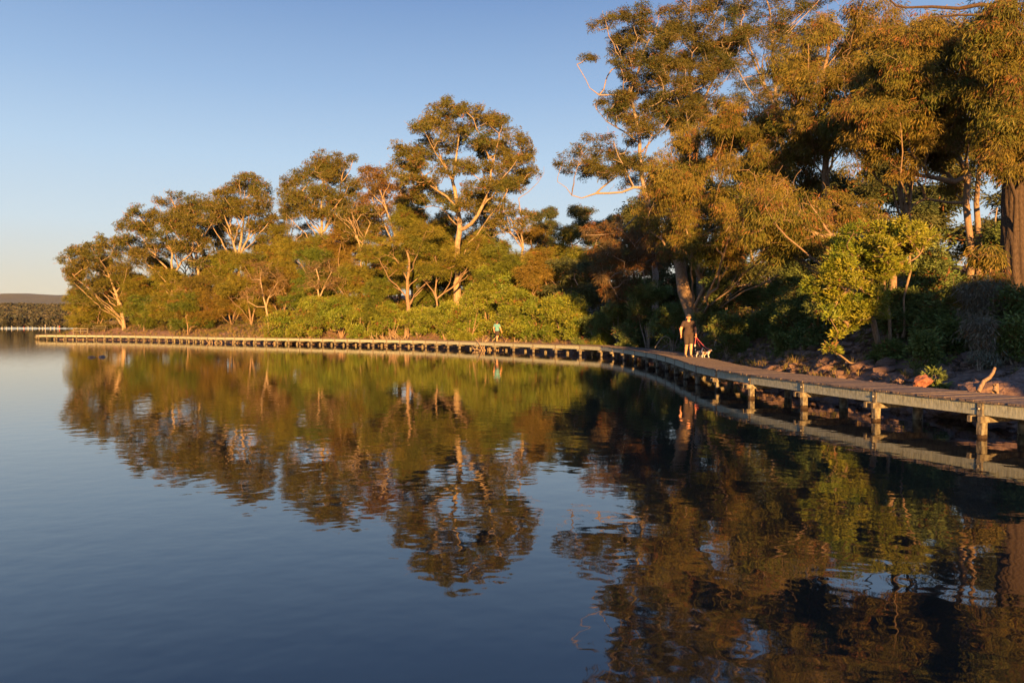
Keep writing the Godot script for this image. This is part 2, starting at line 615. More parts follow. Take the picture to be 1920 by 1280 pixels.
# a rounded tree or bush standing on the ground, made from its place, height and width
func bushy(called: String, label: String, category: String, group: String, px: float, d: float, topy: float, wpx: float, st: Dictionary, seed_: int, low := 0.25, nst := 3, inland := 0.5) -> Node3D:
	var r := RandomNumberGenerator.new()
	r.seed = seed_ * 7 + 3
	var keep := d
	for k in 24:
		if sdist(Vector2((px - 960.0) / F * d, d)) > inland: break
		d += 0.5
	if d > keep + 11.5: d = keep
	var b := on_ground(px, d, 0.1)
	var tp := at(px, topy, d).y
	var h := maxf(tp - b.y, 0.4)
	var R := wpx / F * d * 0.5
	var stems := []
	for k in nst:
		var az := TAU * (k + r.randf() * 0.7) / nst
		var off := Vector3(cos(az), 0, sin(az))
		var lean := r.randf_range(0.15, 0.5) * R
		stems.append([[b + off * 0.05, b + off * lean * 0.35 + Vector3.UP * h * 0.2, b + off * lean + Vector3.UP * h * r.randf_range(0.4, 0.62)], (0.035 + h * 0.012) * st.get("thick", 1.0), 0.02 + h * 0.004])
	var cl := []
	var cr: float = st.get("clump", 0.28) * minf(R, h) + 0.12
	var n := int(st.get("dens", 1.0) * (R * R * 0.6 + R * h * (1.0 - low) * 0.9) / (cr * cr) * 0.75) + 4
	n = mini(n, 70)
	for k in n:
		var az := r.randf() * TAU
		var yy := r.randf()
		var q := pow(r.randf(), 0.45) * sqrt(maxf(0.03, 1.0 - pow(yy, 2.6)))
		var p := b + Vector3(cos(az) * q * (R - cr * 0.6), lerpf(low * h, h - cr * 0.6, yy), sin(az) * q * (R - cr * 0.6))
		cl.append([p, cr * r.randf_range(0.75, 1.25)])
	return tree(called, label, category, group, stems, cl, st, seed_)

# ---------------------------------------------------------------- rocks
func rock_mesh(s: Vector3, seed_: int, rough := 0.25, res := 14) -> ArrayMesh:
	var nz := FastNoiseLite.new()
	nz.seed = seed_
	nz.frequency = 0.9
	nz.fractal_octaves = 4
	var mb := MB.new()
	var P := []
	for a in res + 1:
		var row := []
		for b in res * 2:
			var th := PI * a / res
			var ph := PI * b / res
			var u := Vector3(sin(th) * cos(ph), cos(th), sin(th) * sin(ph))
			var k := 1.0 + nz.get_noise_3dv(u * 1.3) * rough * 2.0 + absf(nz.get_noise_3dv(u * 3.1 + Vector3(7, 0, 0))) * rough
			# flat facets
			for f in 5:
				var fn := Vector3(sin(seed_ * 1.7 + f * 2.4), cos(seed_ * 0.9 + f * 1.9) * 0.8, sin(seed_ * 2.3 + f * 3.1)).normalized()
				var dd := u.dot(fn)
				if dd > 0.01: k = minf(k, 0.82 / dd)
			row.append(u * k * s)
		P.append(row)
	for a in res:
		for b in res * 2:
			var b2 := (b + 1) % (res * 2)
			var m: Vector3 = P[a][b] + P[a + 1][b2]
			mb.quad(P[a][b], P[a][b2], P[a + 1][b2], P[a + 1][b], m / s)
	return mb.commit()

# ---------------------------------------------------------------- bodies from tapered bones
func net(bones: Array, cell: float, k: float, mb: MB) -> void:
	var lo := Vector3.ONE * 1e9
	var hi := -lo
	for b in bones:
		var rr := Vector3.ONE * (maxf(b[2], b[3]) + k + cell * 2.0)
		lo = lo.min(b[0] - rr).min(b[1] - rr)
		hi = hi.max(b[0] + rr).max(b[1] + rr)
	var nx := int((hi.x - lo.x) / cell) + 2
	var ny := int((hi.y - lo.y) / cell) + 2
	var nz := int((hi.z - lo.z) / cell) + 2
	var f := PackedFloat32Array()
	f.resize(nx * ny * nz)
	f.fill(1.0)
	for b in bones:
		var a: Vector3 = b[0]
		var e: Vector3 = b[1]
		var ra: float = b[2]
		var rb: float = b[3]
		var m := maxf(ra, rb) + k + cell * 1.5
		var l3 := (a.min(e) - Vector3.ONE * m - lo) / cell
		var h3 := (a.max(e) + Vector3.ONE * m - lo) / cell
		var ab := e - a
		var ll := maxf(ab.length_squared(), 1e-9)
		for z in range(maxi(0, int(l3.z)), mini(nz, int(h3.z) + 1)):
			for y in range(maxi(0, int(l3.y)), mini(ny, int(h3.y) + 1)):
				for x in range(maxi(0, int(l3.x)), mini(nx, int(h3.x) + 1)):
					var p := lo + Vector3(x, y, z) * cell - a
					var t := clampf(p.dot(ab) / ll, 0.0, 1.0)
					var d := (p - ab * t).length() - lerpf(ra, rb, t)
					var q := (z * ny + y) * nx + x
					var o := f[q]
					var hh := maxf(k - absf(o - d), 0.0) / k
					f[q] = minf(o, d) - hh * hh * k * 0.25
	var idx := PackedInt32Array()
	idx.resize(nx * ny * nz)
	idx.fill(-1)
	var sy := nx
	var sz := nx * ny
	var corner := [0, 1, sy, sy + 1, sz, sz + 1, sz + sy, sz + sy + 1]
	var cpos := []
	for c in 8: cpos.append(Vector3(c & 1, (c >> 1) & 1, (c >> 2) & 1))
	var eg := [[0, 1], [2, 3], [4, 5], [6, 7], [0, 2], [1, 3], [4, 6], [5, 7], [0, 4], [1, 5], [2, 6], [3, 7]]
	for z in nz - 1:
		for y in ny - 1:
			for x in nx - 1:
				var q := z * sz + y * sy + x
				var neg := 0
				for c in 8:
					if f[q + corner[c]] < 0.0: neg += 1
				if neg == 0 or neg == 8: continue
				var sum := Vector3.ZERO
				var cnt := 0
				for ed in eg:
					var fa := f[q + corner[ed[0]]]
					var fb := f[q + corner[ed[1]]]
					if (fa < 0.0) != (fb < 0.0):
						sum += (cpos[ed[0]] as Vector3).lerp(cpos[ed[1]], fa / (fa - fb))
						cnt += 1
				idx[q] = mb.v.size()
				mb.v.append(lo + (Vector3(x, y, z) + sum / cnt) * cell)
				mb.n.append(Vector3(f[q + 1] - f[q], f[q + sy] - f[q], f[q + sz] - f[q]).normalized())
	for z in range(1, nz - 1):
		for y in range(1, ny - 1):
			for x in range(1, nx - 1):
				var q := z * sz + y * sy + x
				var s0 := f[q] < 0.0
				for ax in 3:
					var st: int = [1, sy, sz][ax]
					if s0 == (f[q + st] < 0.0): continue
					var u: int = [sy, sz, 1][ax]
					var w: int = [sz, 1, sy][ax]
					var a := idx[q]
					var b := idx[q - u]
					var c := idx[q - u - w]
					var d := idx[q - w]
					if a < 0 or b < 0 or c < 0 or d < 0: continue
					if s0:
						mb.i.append_array(PackedInt32Array([a, c, b, a, d, c]))
					else:
						mb.i.append_array(PackedInt32Array([a, b, c, a, c, d]))

func bone(a: Vector3, b: Vector3, ra: float, rb: float) -> Array:
	return [a, b, ra, rb]

func hand_bones(w: Vector3, dir: Vector3, inward: Vector3, curl: float) -> Array:
	# w wrist, dir towards the fingers, inward = thumb side
	var out := []
	var fw := dir.cross(inward).normalized()
	var k := w + dir * 0.085
	out.append(bone(w, k, 0.026, 0.03))
	for f in 4:
		var off := (f - 1.5) * 0.02
		var ln: float = [0.068, 0.078, 0.073, 0.058][f]
		var a := k - inward * off
		out.append(bone(w + dir * 0.03 - inward * off * 0.6, a, 0.014, 0.0105))
		var b := a + (dir * cos(curl) + fw * sin(curl)) * ln * 0.5
		var c := b + (dir * cos(curl * 2.0) + fw * sin(curl * 2.0)) * ln * 0.5
		out.append(bone(a, b, 0.0105, 0.0095))
		out.append(bone(b, c, 0.0095, 0.008))
	var t0 := w + dir * 0.025 + inward * 0.025
	var t1 := t0 + (dir * 0.7 + inward * 0.6 + fw * 0.3).normalized() * 0.045
	out.append(bone(t0, t1, 0.014, 0.011))
	out.append(bone(t1, t1 + (dir * 0.9 + fw * 0.4).normalized() * 0.035, 0.011, 0.009))
	return out

func person(label: String, pos: Vector3, turn: float, h: float, shirt: String, shorts: String, male: bool, grip: bool) -> Node3D:
	var o := thing("person", label, "person", pos, turn)
	var s := h / 1.72
	var B := []
	var J := func(x: float, y: float, z: float) -> Vector3: return Vector3(x, y, z) * s
	# mid-stride: the leg on +x forward
	var hipL: Vector3 = J.call(0.095, 0.9, 0.0)
	var hipR: Vector3 = J.call(-0.095, 0.9, 0.0)
	var kneeL: Vector3 = J.call(0.075, 0.5, 0.13)
	var ankL: Vector3 = J.call(0.06, 0.085, 0.16)
	var kneeR: Vector3 = J.call(-0.075, 0.48, 0.0)
	var ankR: Vector3 = J.call(-0.055, 0.12, -0.2)
	B.append(bone(J.call(-0.06, 0.95, 0.0), J.call(0.06, 0.95, 0.0), 0.13 * s, 0.13 * s))
	B.append(bone(J.call(0, 0.98, 0.01), J.call(0, 1.2, 0.02), 0.14 * s, 0.145 * s))
	B.append(bone(J.call(-0.08, 1.3, 0.0), J.call(0.08, 1.3, 0.0), 0.125 * s, 0.125 * s))
	B.append(bone(J.call(-0.17, 1.41, -0.01), J.call(0.17, 1.41, -0.01), 0.068 * s, 0.068 * s))
	B.append(bone(J.call(0, 1.4, -0.01), J.call(0, 1.54, 0.01), 0.066 * s, 0.056 * s))
	for q in [[hipL, kneeL, ankL], [hipR, kneeR, ankR]]:
		B.append(bone(q[0], q[1], 0.1 * s, 0.062 * s))
		B.append(bone(q[1], (q[1] as Vector3).lerp(q[2], 0.35) + Vector3(0, 0, -0.015), 0.06 * s, 0.058 * s))
		B.append(bone((q[1] as Vector3).lerp(q[2], 0.35) + Vector3(0, 0, -0.015), q[2], 0.058 * s, 0.04 * s))
	var elL: Vector3 = J.call(0.31, 1.14, -0.03)
	var wrL: Vector3 = J.call(0.3, 0.9, 0.05)
	var elR: Vector3 = J.call(-0.32, 1.13, -0.02)
	var wrR: Vector3 = J.call(-0.34, 0.89, 0.1)
	for q in [[J.call(0.2, 1.4, -0.01), elL, wrL], [J.call(-0.2, 1.4, -0.01), elR, wrR]]:
		B.append(bone(q[0], q[1], 0.068 * s, 0.054 * s))
		B.append(bone(q[1], q[2], 0.054 * s, 0.034 * s))
	var mb := MB.new()
	net(B, 0.02, 0.03, mb)
	# hands, each with five fingers
	for q in [[wrL, elL, -1.0, 0.95 if grip else 0.35], [wrR, elR, 1.0, 0.35]]:
		var dir := ((q[0] as Vector3) - (q[1] as Vector3)).normalized()
		var inw := (Vector3(0, 0, 1) - dir * dir.z).normalized()
		net(hand_bones(q[0], dir, inw, q[3]), 0.0055, 0.008, mb)
	# head with brow, nose, mouth, chin and ears
	var hc: Vector3 = J.call(0, 1.62, 0.025)
	var H := [bone(hc + Vector3(0, 0.03, -0.012) * s, hc + Vector3(0, 0.02, 0.012) * s, 0.086 * s, 0.08 * s), bone(hc + Vector3(0, -0.03, 0.03) * s, hc + Vector3(0, -0.062, 0.042) * s, 0.062 * s, 0.04 * s),
		bone(hc + Vector3(0, 0.005, 0.092) * s, hc + Vector3(0, -0.028, 0.108) * s, 0.01 * s, 0.015 * s), bone(hc + Vector3(-0.03, 0.018, 0.082) * s, hc + Vector3(0.03, 0.018, 0.082) * s, 0.013 * s, 0.013 * s),
		bone(hc + Vector3(-0.02, -0.054, 0.086) * s, hc + Vector3(0.02, -0.054, 0.086) * s, 0.009 * s, 0.009 * s), bone(hc + Vector3(0.086, 0.005, 0.0) * s, hc + Vector3(0.084, -0.028, 0.0) * s, 0.014 * s, 0.01 * s),
		bone(hc + Vector3(-0.086, 0.005, 0.0) * s, hc + Vector3(-0.084, -0.028, 0.0) * s, 0.014 * s, 0.01 * s), bone(J.call(0, 1.52, 0.0), hc, 0.055 * s, 0.06 * s)]
	net(H, 0.009, 0.014, mb)
	part("body", mb.commit(), M.skin, o)
	for sx in [-1.0, 1.0]:
		var em := SphereMesh.new()
		em.radius = 0.011 * s
		em.height = 0.022 * s
		em.radial_segments = 8
		em.rings = 4
		var eye := part("eye", em, M.hair, o)
		eye.position = hc + Vector3(0.032 * sx, 0.0, 0.085) * s
	# shirt with short sleeves
	var S := MB.new()
	var SB := [bone(J.call(-0.07, 0.93, 0.0), J.call(0.07, 0.93, 0.0), 0.142 * s, 0.142 * s), bone(J.call(-0.03, 0.98, 0.02), J.call(0.03, 1.2, 0.035), 0.168 * s, 0.17 * s),
		bone(J.call(-0.09, 1.3, 0.0), J.call(0.09, 1.3, 0.0), 0.138 * s, 0.138 * s), bone(J.call(-0.17, 1.405, -0.01), J.call(0.17, 1.405, -0.01), 0.078 * s, 0.078 * s)]
	SB.append(bone(J.call(0.2, 1.4, -0.01), (J.call(0.2, 1.4, -0.01) as Vector3).lerp(elL, 0.5), 0.076 * s, 0.072 * s))
	SB.append(bone(J.call(-0.2, 1.4, -0.01), (J.call(-0.2, 1.4, -0.01) as Vector3).lerp(elR, 0.5), 0.076 * s, 0.072 * s))
	net(SB, 0.018, 0.03, S)
	part("shirt", S.commit(), M[shirt], o)
	var T := MB.new()
	net([bone(J.call(-0.07, 0.9, 0.0), J.call(0.07, 0.9, 0.0), 0.14 * s, 0.14 * s), bone(hipL, hipL.lerp(kneeL, 0.82), 0.115 * s, 0.095 * s), bone(hipR, hipR.lerp(kneeR, 0.82), 0.115 * s, 0.095 * s)], 0.018, 0.02, T)
	part("shorts", T.commit(), M[shorts], o)
	for q in [[ankL, 0.0], [ankR, -0.55]]:
		var sh := MB.new()
		var a: Vector3 = q[0]
		var fd := Vector3(0, sin(q[1]) * 0.7 - 0.05, cos(q[1]))
		net([bone(a + Vector3(0, -0.045, -0.03) * s, a + Vector3(0, -0.05, 0.02) * s + fd * 0.14 * s, 0.04 * s, 0.033 * s), bone(a, a + Vector3(0, -0.04, 0) * s, 0.042 * s, 0.042 * s)], 0.012, 0.02, sh)
		part("shoe", sh.commit(), M.shoe, o)
	if male:
		var c := MB.new()
		net([bone(hc + Vector3(0, 0.05, -0.015) * s, hc + Vector3(0, 0.048, 0.01) * s, 0.089 * s, 0.087 * s)], 0.011, 0.01, c)
		net([bone(hc + Vector3(-0.045, 0.052, 0.09) * s, hc + Vector3(-0.03, 0.04, 0.135) * s, 0.011 * s, 0.009 * s), bone(hc + Vector3(0.045, 0.052, 0.09) * s, hc + Vector3(0.03, 0.04, 0.135) * s, 0.011 * s, 0.009 * s), bone(hc + Vector3(0, 0.054, 0.09) * s, hc + Vector3(0, 0.042, 0.145) * s, 0.011 * s, 0.009 * s)], 0.007, 0.03, c)
		part("cap", c.commit(), M.cap_cloth, o)
	else:
		var c := MB.new()
		net([bone(hc + Vector3(0, 0.045, -0.02) * s, hc + Vector3(0, 0.0, -0.04) * s, 0.095 * s, 0.085 * s), bone(hc + Vector3(0, 0.0, -0.07) * s, hc + Vector3(0, -0.1, -0.09) * s, 0.06 * s, 0.035 * s)], 0.012, 0.02, c)
		part("hair", c.commit(), M.hair, o)
	return o

func dog(label: String, pos: Vector3, turn: float, patch: Color, seed_: int, head_patch: bool) -> Node3D:
	# local: head towards +x
	var o := thing("dog", label, "dog", pos, turn)
	var B := []
	B.append(bone(Vector3(0.12, 0.235, 0), Vector3(0.03, 0.225, 0), 0.072, 0.066))       # deep chest
	B.append(bone(Vector3(0.03, 0.228, 0), Vector3(-0.13, 0.245, 0), 0.062, 0.055))      # belly to croup
	B.append(bone(Vector3(0.15, 0.265, 0), Vector3(0.215, 0.345, 0), 0.05, 0.042))       # neck
	B.append(bone(Vector3(0.22, 0.365, 0), Vector3(0.24, 0.365, 0), 0.05, 0.046))        # skull
	B.append(bone(Vector3(0.26, 0.352, 0), Vector3(0.315, 0.342, 0), 0.032, 0.022))      # muzzle
	for sz in [-1.0, 1.0]:
		B.append(bone(Vector3(0.215, 0.4, 0.03 * sz), Vector3(0.2, 0.445, 0.042 * sz), 0.017, 0.008))   # ear
		var f: float = 0.03 * sz
		B.append(bone(Vector3(0.13, 0.22, 0.045 * sz), Vector3(0.12 + f, 0.12, 0.048 * sz), 0.035, 0.021))
		B.append(bone(Vector3(0.12 + f, 0.12, 0.048 * sz), Vector3(0.128 + f * 1.6, 0.022, 0.048 * sz), 0.02, 0.016))
		B.append(bone(Vector3(0.128 + f * 1.6, 0.02, 0.048 * sz), Vector3(0.15 + f * 1.6, 0.017, 0.048 * sz), 0.018, 0.016))
		B.append(bone(Vector3(-0.13, 0.235, 0.045 * sz), Vector3(-0.085 - f, 0.15, 0.052 * sz), 0.045, 0.03))   # thigh to stifle
		B.append(bone(Vector3(-0.085 - f, 0.15, 0.052 * sz), Vector3(-0.155 - f, 0.095, 0.05 * sz), 0.027, 0.018)) # to hock
		B.append(bone(Vector3(-0.155 - f, 0.095, 0.05 * sz), Vector3(-0.145 - f, 0.022, 0.05 * sz), 0.017, 0.015))
		B.append(bone(Vector3(-0.145 - f, 0.019, 0.05 * sz), Vector3(-0.122 - f, 0.016, 0.05 * sz), 0.017, 0.015))
	B.append(bone(Vector3(-0.17, 0.275, 0), Vector3(-0.21, 0.33, 0), 0.022, 0.017))
	B.append(bone(Vector3(-0.21, 0.33, 0), Vector3(-0.2, 0.4, 0.01), 0.017, 0.009))
	var mb := MB.new()
	net(B, 0.0105, 0.022, mb)
	var nz := FastNoiseLite.new()
	nz.seed = seed_
	nz.frequency = 5.0
	for p in mb.v:
		var c := Color(0.66, 0.64, 0.6)
		if nz.get_noise_3dv(p) > 0.18 and p.y > 0.12: c = patch
		if head_patch and p.x > 0.17 and p.y > 0.32 and absf(p.z) > 0.012 + maxf(0.0, p.x - 0.24) * 0.5: c = Color(0.42, 0.22, 0.08)
		if p.x > 0.325: c = Color(0.02, 0.02, 0.02)
		mb.c.append(c)
	part("body", mb.commit(), M.painted, o)
	for sz in [-1.0, 1.0]:
		var em := SphereMesh.new()
		em.radius = 0.008
		em.height = 0.016
		em.radial_segments = 8
		em.rings = 4
		part("eye", em, M.hair, o).position = Vector3(0.268, 0.378, 0.026 * sz)
	var col := MB.new()
	var ring := PackedVector3Array()
	var rr := PackedFloat32Array()
	for k in 13:
		var a := TAU * k / 12.0
		ring.append(Vector3(0.19, 0.312, 0) + Vector3(0.77, -0.64, 0) * cos(a) * 0.05 + Vector3(0, 0, 1) * sin(a) * 0.05)
		rr.append(0.008)
	col.tube(ring, rr, 6, false)
	part("collar", col.commit(), M.pink_lead, o)
	o.scale = Vector3.ONE * 0.86
	return o

# ---------------------------------------------------------------- setting
func make_light() -> void:
	var cam := Camera3D.new()
	cam.name = "camera"
	cam.fov = rad_to_deg(2.0 * atan(640.0 / F))
	cam.near = 0.1
	cam.far = 9000.0
	cam.position = Vector3(0, EYE, 0)
	cam_basis = Basis(Vector3.RIGHT, -PITCH)
	cam.basis = cam_basis
	add_child(cam)
	cam.current = true
	var sun := DirectionalLight3D.new()
	sun.name = "sun"
	var az := deg_to_rad(4.0)
	var el := deg_to_rad(7.0)
	add_child(sun)
	sun.look_at_from_position(Vector3(sin(az) * cos(el), sin(el), cos(az) * cos(el)) * 100.0, Vector3.ZERO)
	sun.light_color = Color(1.0, 0.72, 0.4)
	sun.light_energy = 1.6
	sun.light_angular_distance = 0.5
	sun.shadow_enabled = true
	# clear evening sky: cream at the horizon, deep blue overhead
	var keys := [[-90.0, Color(0.3, 0.27, 0.22)], [-2.0, Color(0.62, 0.53, 0.37)], [0.0, Color(0.72, 0.60, 0.40)], [3.0, Color(0.64, 0.61, 0.50)], [7.0, Color(0.54, 0.64, 0.70)], [12.0, Color(0.42, 0.57, 0.73)], [17.0, Color(0.29, 0.44, 0.66)], [24.0, Color(0.16, 0.28, 0.52)], [45.0, Color(0.1, 0.19, 0.41)], [90.0, Color(0.08, 0.16, 0.36)]]
	var im := Image.create(64, 512, false, Image.FORMAT_RGBF)
	for y in 512:
		var e := 90.0 - 180.0 * (y + 0.5) / 512.0
		var c := Color()
		for k in keys.size() - 1:
			if e >= keys[k][0] and e <= keys[k + 1][0]:
				c = (keys[k][1] as Color).lerp(keys[k + 1][1], (e - keys[k][0]) / (keys[k + 1][0] - keys[k][0]))
		for x in 64: im.set_pixel(x, y, c)
	var pm := PanoramaSkyMaterial.new()
	pm.panorama = ImageTexture.create_from_image(im)
	var sky := Sky.new()
	sky.sky_material = pm
	var env := Environment.new()
	env.background_mode = Environment.BG_SKY
	env.sky = sky
	env.background_energy_multiplier = 0.3
	env.tonemap_mode = Environment.TONE_MAPPER_LINEAR
	env.tonemap_exposure = 3.9
	env.fog_enabled = true
	env.fog_density = 0.00003
	env.fog_light_color = Color(0.62, 0.7, 0.85)
	env.sdfgi_enabled = true
	env.ssao_enabled = true
	env.ssil_enabled = true
	var we := WorldEnvironment.new()
	we.name = "environment"
	we.environment = env
	add_child(we)

func make_ground() -> void:
	var e := [Vector2(-62, 114), Vector2(-65.5, 107), Vector2(-64.5, 101), Vector2(-60, 98.8), Vector2(-53, 96.5), Vector2(-42, 89.5), Vector2(-33, 82), Vector2(-27, 78), Vector2(-22, 74.8), Vector2(-16.3, 71), Vector2(-9, 66), Vector2(-5.3, 62), Vector2(-1.2, 56.7), Vector2(1.9, 52.4), Vector2(4.4, 49.2), Vector2(5.5, 47.3), Vector2(6.15, 43.4), Vector2(6.7, 37.5), Vector2(6.72, 33.4), Vector2(6.5, 29.2), Vector2(6.28, 26.4), Vector2(6.2, 23.7), Vector2(6.38, 21), Vector2(6.9, 18.4), Vector2(7.5, 15.9), Vector2(8.25, 13.6), Vector2(8.6, 12.7), Vector2(9.8, 9.5), Vector2(11.2, 5.5), Vector2(12.7, 0), Vector2(14, -7)]
	edge = catmull(e, 6)
	var s := PackedVector2Array([Vector2(60, 520), Vector2(-20, 300), Vector2(-52, 160)])
	for k in range(3, edge.size(), 3):
		var t := (edge[mini(k + 1, edge.size() - 1)] - edge[k - 1]).normalized()
		s.append(edge[k] + Vector2(-t.y, t.x) * (1.95 + sin(k * 0.9) * 0.15))
	s.append(Vector2(13.2, -11))
	s.append(Vector2(11, -25))
	s.append(Vector2(8, -120))
	shore = s
	noise.seed = 5
	noise.frequency = 0.12
	noise.fractal_octaves = 4
	gh.resize(gnx * gnd)
	for b in gnd:
		for a in gnx:
			var p := Vector2(gx0 + a * gstep, gd0 + b * gstep)
			var q := sdist(p)
			var h := 0.0
			if q < 0.0: h = maxf(-2.5, q * 0.6)
			elif q < 0.8: h = q / 0.8 * 0.55
			elif q < 4.5: h = 0.55 + (q - 0.8) * 0.3
			elif q < 45.0: h = 1.66 + (q - 4.5) * 0.145
			else: h = 7.53 + (q - 45.0) * 0.06
			h += noise.get_noise_2d(p.x, p.y) * clampf(q * 0.18, 0.0, 0.75)
			gh[b * gnx + a] = h
	var mb := MB.new()
	for b in gnd:
		for a in gnx:
			mb.v.append(Vector3(gx0 + a * gstep, gh[b * gnx + a], -(gd0 + b * gstep)))
			var a0 := maxi(a - 1, 0)
			var a1 := mini(a + 1, gnx - 1)
			var b0 := maxi(b - 1, 0)
			var b1 := mini(b + 1, gnd - 1)
			mb.n.append(Vector3(-(gh[b * gnx + a1] - gh[b * gnx + a0]) / ((a1 - a0) * gstep), 1.0, (gh[b1 * gnx + a] - gh[b0 * gnx + a]) / ((b1 - b0) * gstep)).normalized())
	for b in gnd - 1:
		for a in gnx - 1:
			var k := b * gnx + a
			if gh[k] < -1.9 and gh[k + 1] < -1.9 and gh[k + gnx] < -1.9 and gh[k + gnx + 1] < -1.9: continue
			mb.i.append_array(PackedInt32Array([k, k + gnx, k + 1, k + 1, k + gnx, k + gnx + 1]))
	tag(top("ground", mb.commit(), M.earth), "", "", "", "structure")
	# water
	var wm := StandardMaterial3D.new()
	wm.resource_name = "water"
	wm.albedo_color = Color(0.003, 0.007, 0.012).linear_to_srgb()
	wm.roughness = 0.02
	wm.metallic_specular = 1.0
	wm.normal_enabled = true
	wm.uv1_triplanar = true
	wm.uv1_world_triplanar = true
	wm.uv1_scale = Vector3(1.0 / 31.0, 1.0 / 31.0, 1.0 / 24.0)
	wm.normal_texture = noise_tex(0.022, [], 77, 2048, FastNoiseLite.TYPE_SIMPLEX_SMOOTH, 3, true, 24.0)
	wm.normal_scale = 0.0065
	var pl := PlaneMesh.new()
	pl.size = Vector2(9000, 9000)
	var w := top("water", pl, wm)
	w.position = Vector3(0, 0, -1500)
	tag(w, "", "", "", "structure")

func make_far() -> void:
	# wooded shore across the inlet and a hazy ridge beyond it
	var nz := FastNoiseLite.new()
	nz.seed = 9
	nz.frequency = 0.006
	nz.fractal_octaves = 4
	var hills := [[380.0, 760.0, 13.0, "hill", 12.0], [1900.0, 3600.0, 118.0, "ridge", 0.0]]
	for hh in hills:
		var mb := MB.new()
		var nx := 90
		var nd := 22
		var d0: float = hh[0]
		var d1: float = hh[1]
		var x0 := -d1 * 1.1
		var x1 := -d1 * 0.42
		for b in nd + 1:
			for a in nx + 1:
				var f := float(b) / nd
				var d := lerpf(d0, d1, f)
				var x := lerpf(x0, x1, float(a) / nx)
				var sc := 500.0 / d1
				var y: float = -1.0 + hh[2] * (1.0 - pow(1.0 - minf(f * 1.15, 1.0), 1.6)) * (0.95 + 0.45 * nz.get_noise_2d(x * sc, d * sc)) + f * 2.0
				mb.v.append(Vector3(x, y, -d))
		for b in nd:
			for a in nx:
				var k := b * (nx + 1) + a
				mb.i.append_array(PackedInt32Array([k, k + nx + 1, k + 1, k + 1, k + nx + 1, k + nx + 2]))
		var o := top("hill", mb.commit(), M.far_wood)
		tag(o, "", "", "", "structure")
		if hh[3] == "hill":
			var buf := PackedFloat32Array()
			var r := RandomNumberGenerator.new()
			r.seed = 4
			for k in 3600:
				var d := lerpf(386.0, 700.0, pow(r.randf(), 1.3))
				var x := r.randf_range(-0.78, -0.50) * d
				if k % 5 == 0: x = r.randf_range(-1.0, 0.1) * d
				var f := (d - d0) / (d1 - d0)
				var y: float = -1.0 + hh[2] * (1.0 - pow(1.0 - minf(f * 1.15, 1.0), 1.6)) * (0.95 + 0.45 * nz.get_noise_2d(x * 500.0 / d1, d * 500.0 / d1)) + f * 2.0
				var c := Color(0.035, 0.045, 0.034).lerp(Color(0.075, 0.072, 0.05), r.randf()) * r.randf_range(0.6, 1.2)
				var s := r.randf_range(0.45, 1.35)
				put(buf, Basis(Vector3.UP, r.randf() * TAU).scaled(Vector3(s, s * 1.1, s)), Vector3(x, y + 2.8 * s, -d), c)
			var wd := multi(numbered("woodland"), L.wood_far, M.leaf_dull, buf, self)
			tag(wd, "dense dark woodland covering the low hill across the water", "woodland", "", "stuff")
	# mooring posts and a few small boats off the far shore
	var posts := [[3, 0, 1.2], [11, 0, 1.3], [21, 1, 1.7], [32, 0, 1.2], [44, 2, 1.3], [52, 1, 1.2], [60, 0, 1.1], [73, 0, 1.2], [79, 0, 1.0], [84, 3, 2.5], [94, 0, 1.1], [101, 0, 1.2], [108, 4, 2.0], [111, 2, 1.9]]
	var ord := ["first", "second", "third", "fourth", "fifth", "sixth", "seventh", "eighth", "ninth", "tenth", "eleventh", "twelfth", "thirteenth", "last"]
	for k in posts.size():
		var p: Array = posts[k]
		var b := at(p[0], 616, 366)
		b.y = -0.3
		var o := thing("mooring_post", "%s %s post in the water off the far shore, counted from the left edge" % [ord[k], ["short white", "white", "reddish", "tallest white", "tall white"][p[1]]], "post", b, 0.0, "posts off the far shore")
		var mb := MB.new()
		var h: float = p[2] * 0.85 + 0.3
		mb.tube(PackedVector3Array([Vector3.ZERO, Vector3(0, h * 0.93, 0), Vector3(0, h, 0)]), PackedFloat32Array([0.12, 0.11, 0.05]), 8)
		part("pole", mb.commit(), M.red_paint if p[1] == 2 else M.white_paint, o)
		var cb := MB.new()
		cb.tube(PackedVector3Array([Vector3(0, 0.25, 0), Vector3(0, 0.55, 0)]), PackedFloat32Array([0.26, 0.22]), 10)
		part("collar", cb.commit(), M.white_paint, o)

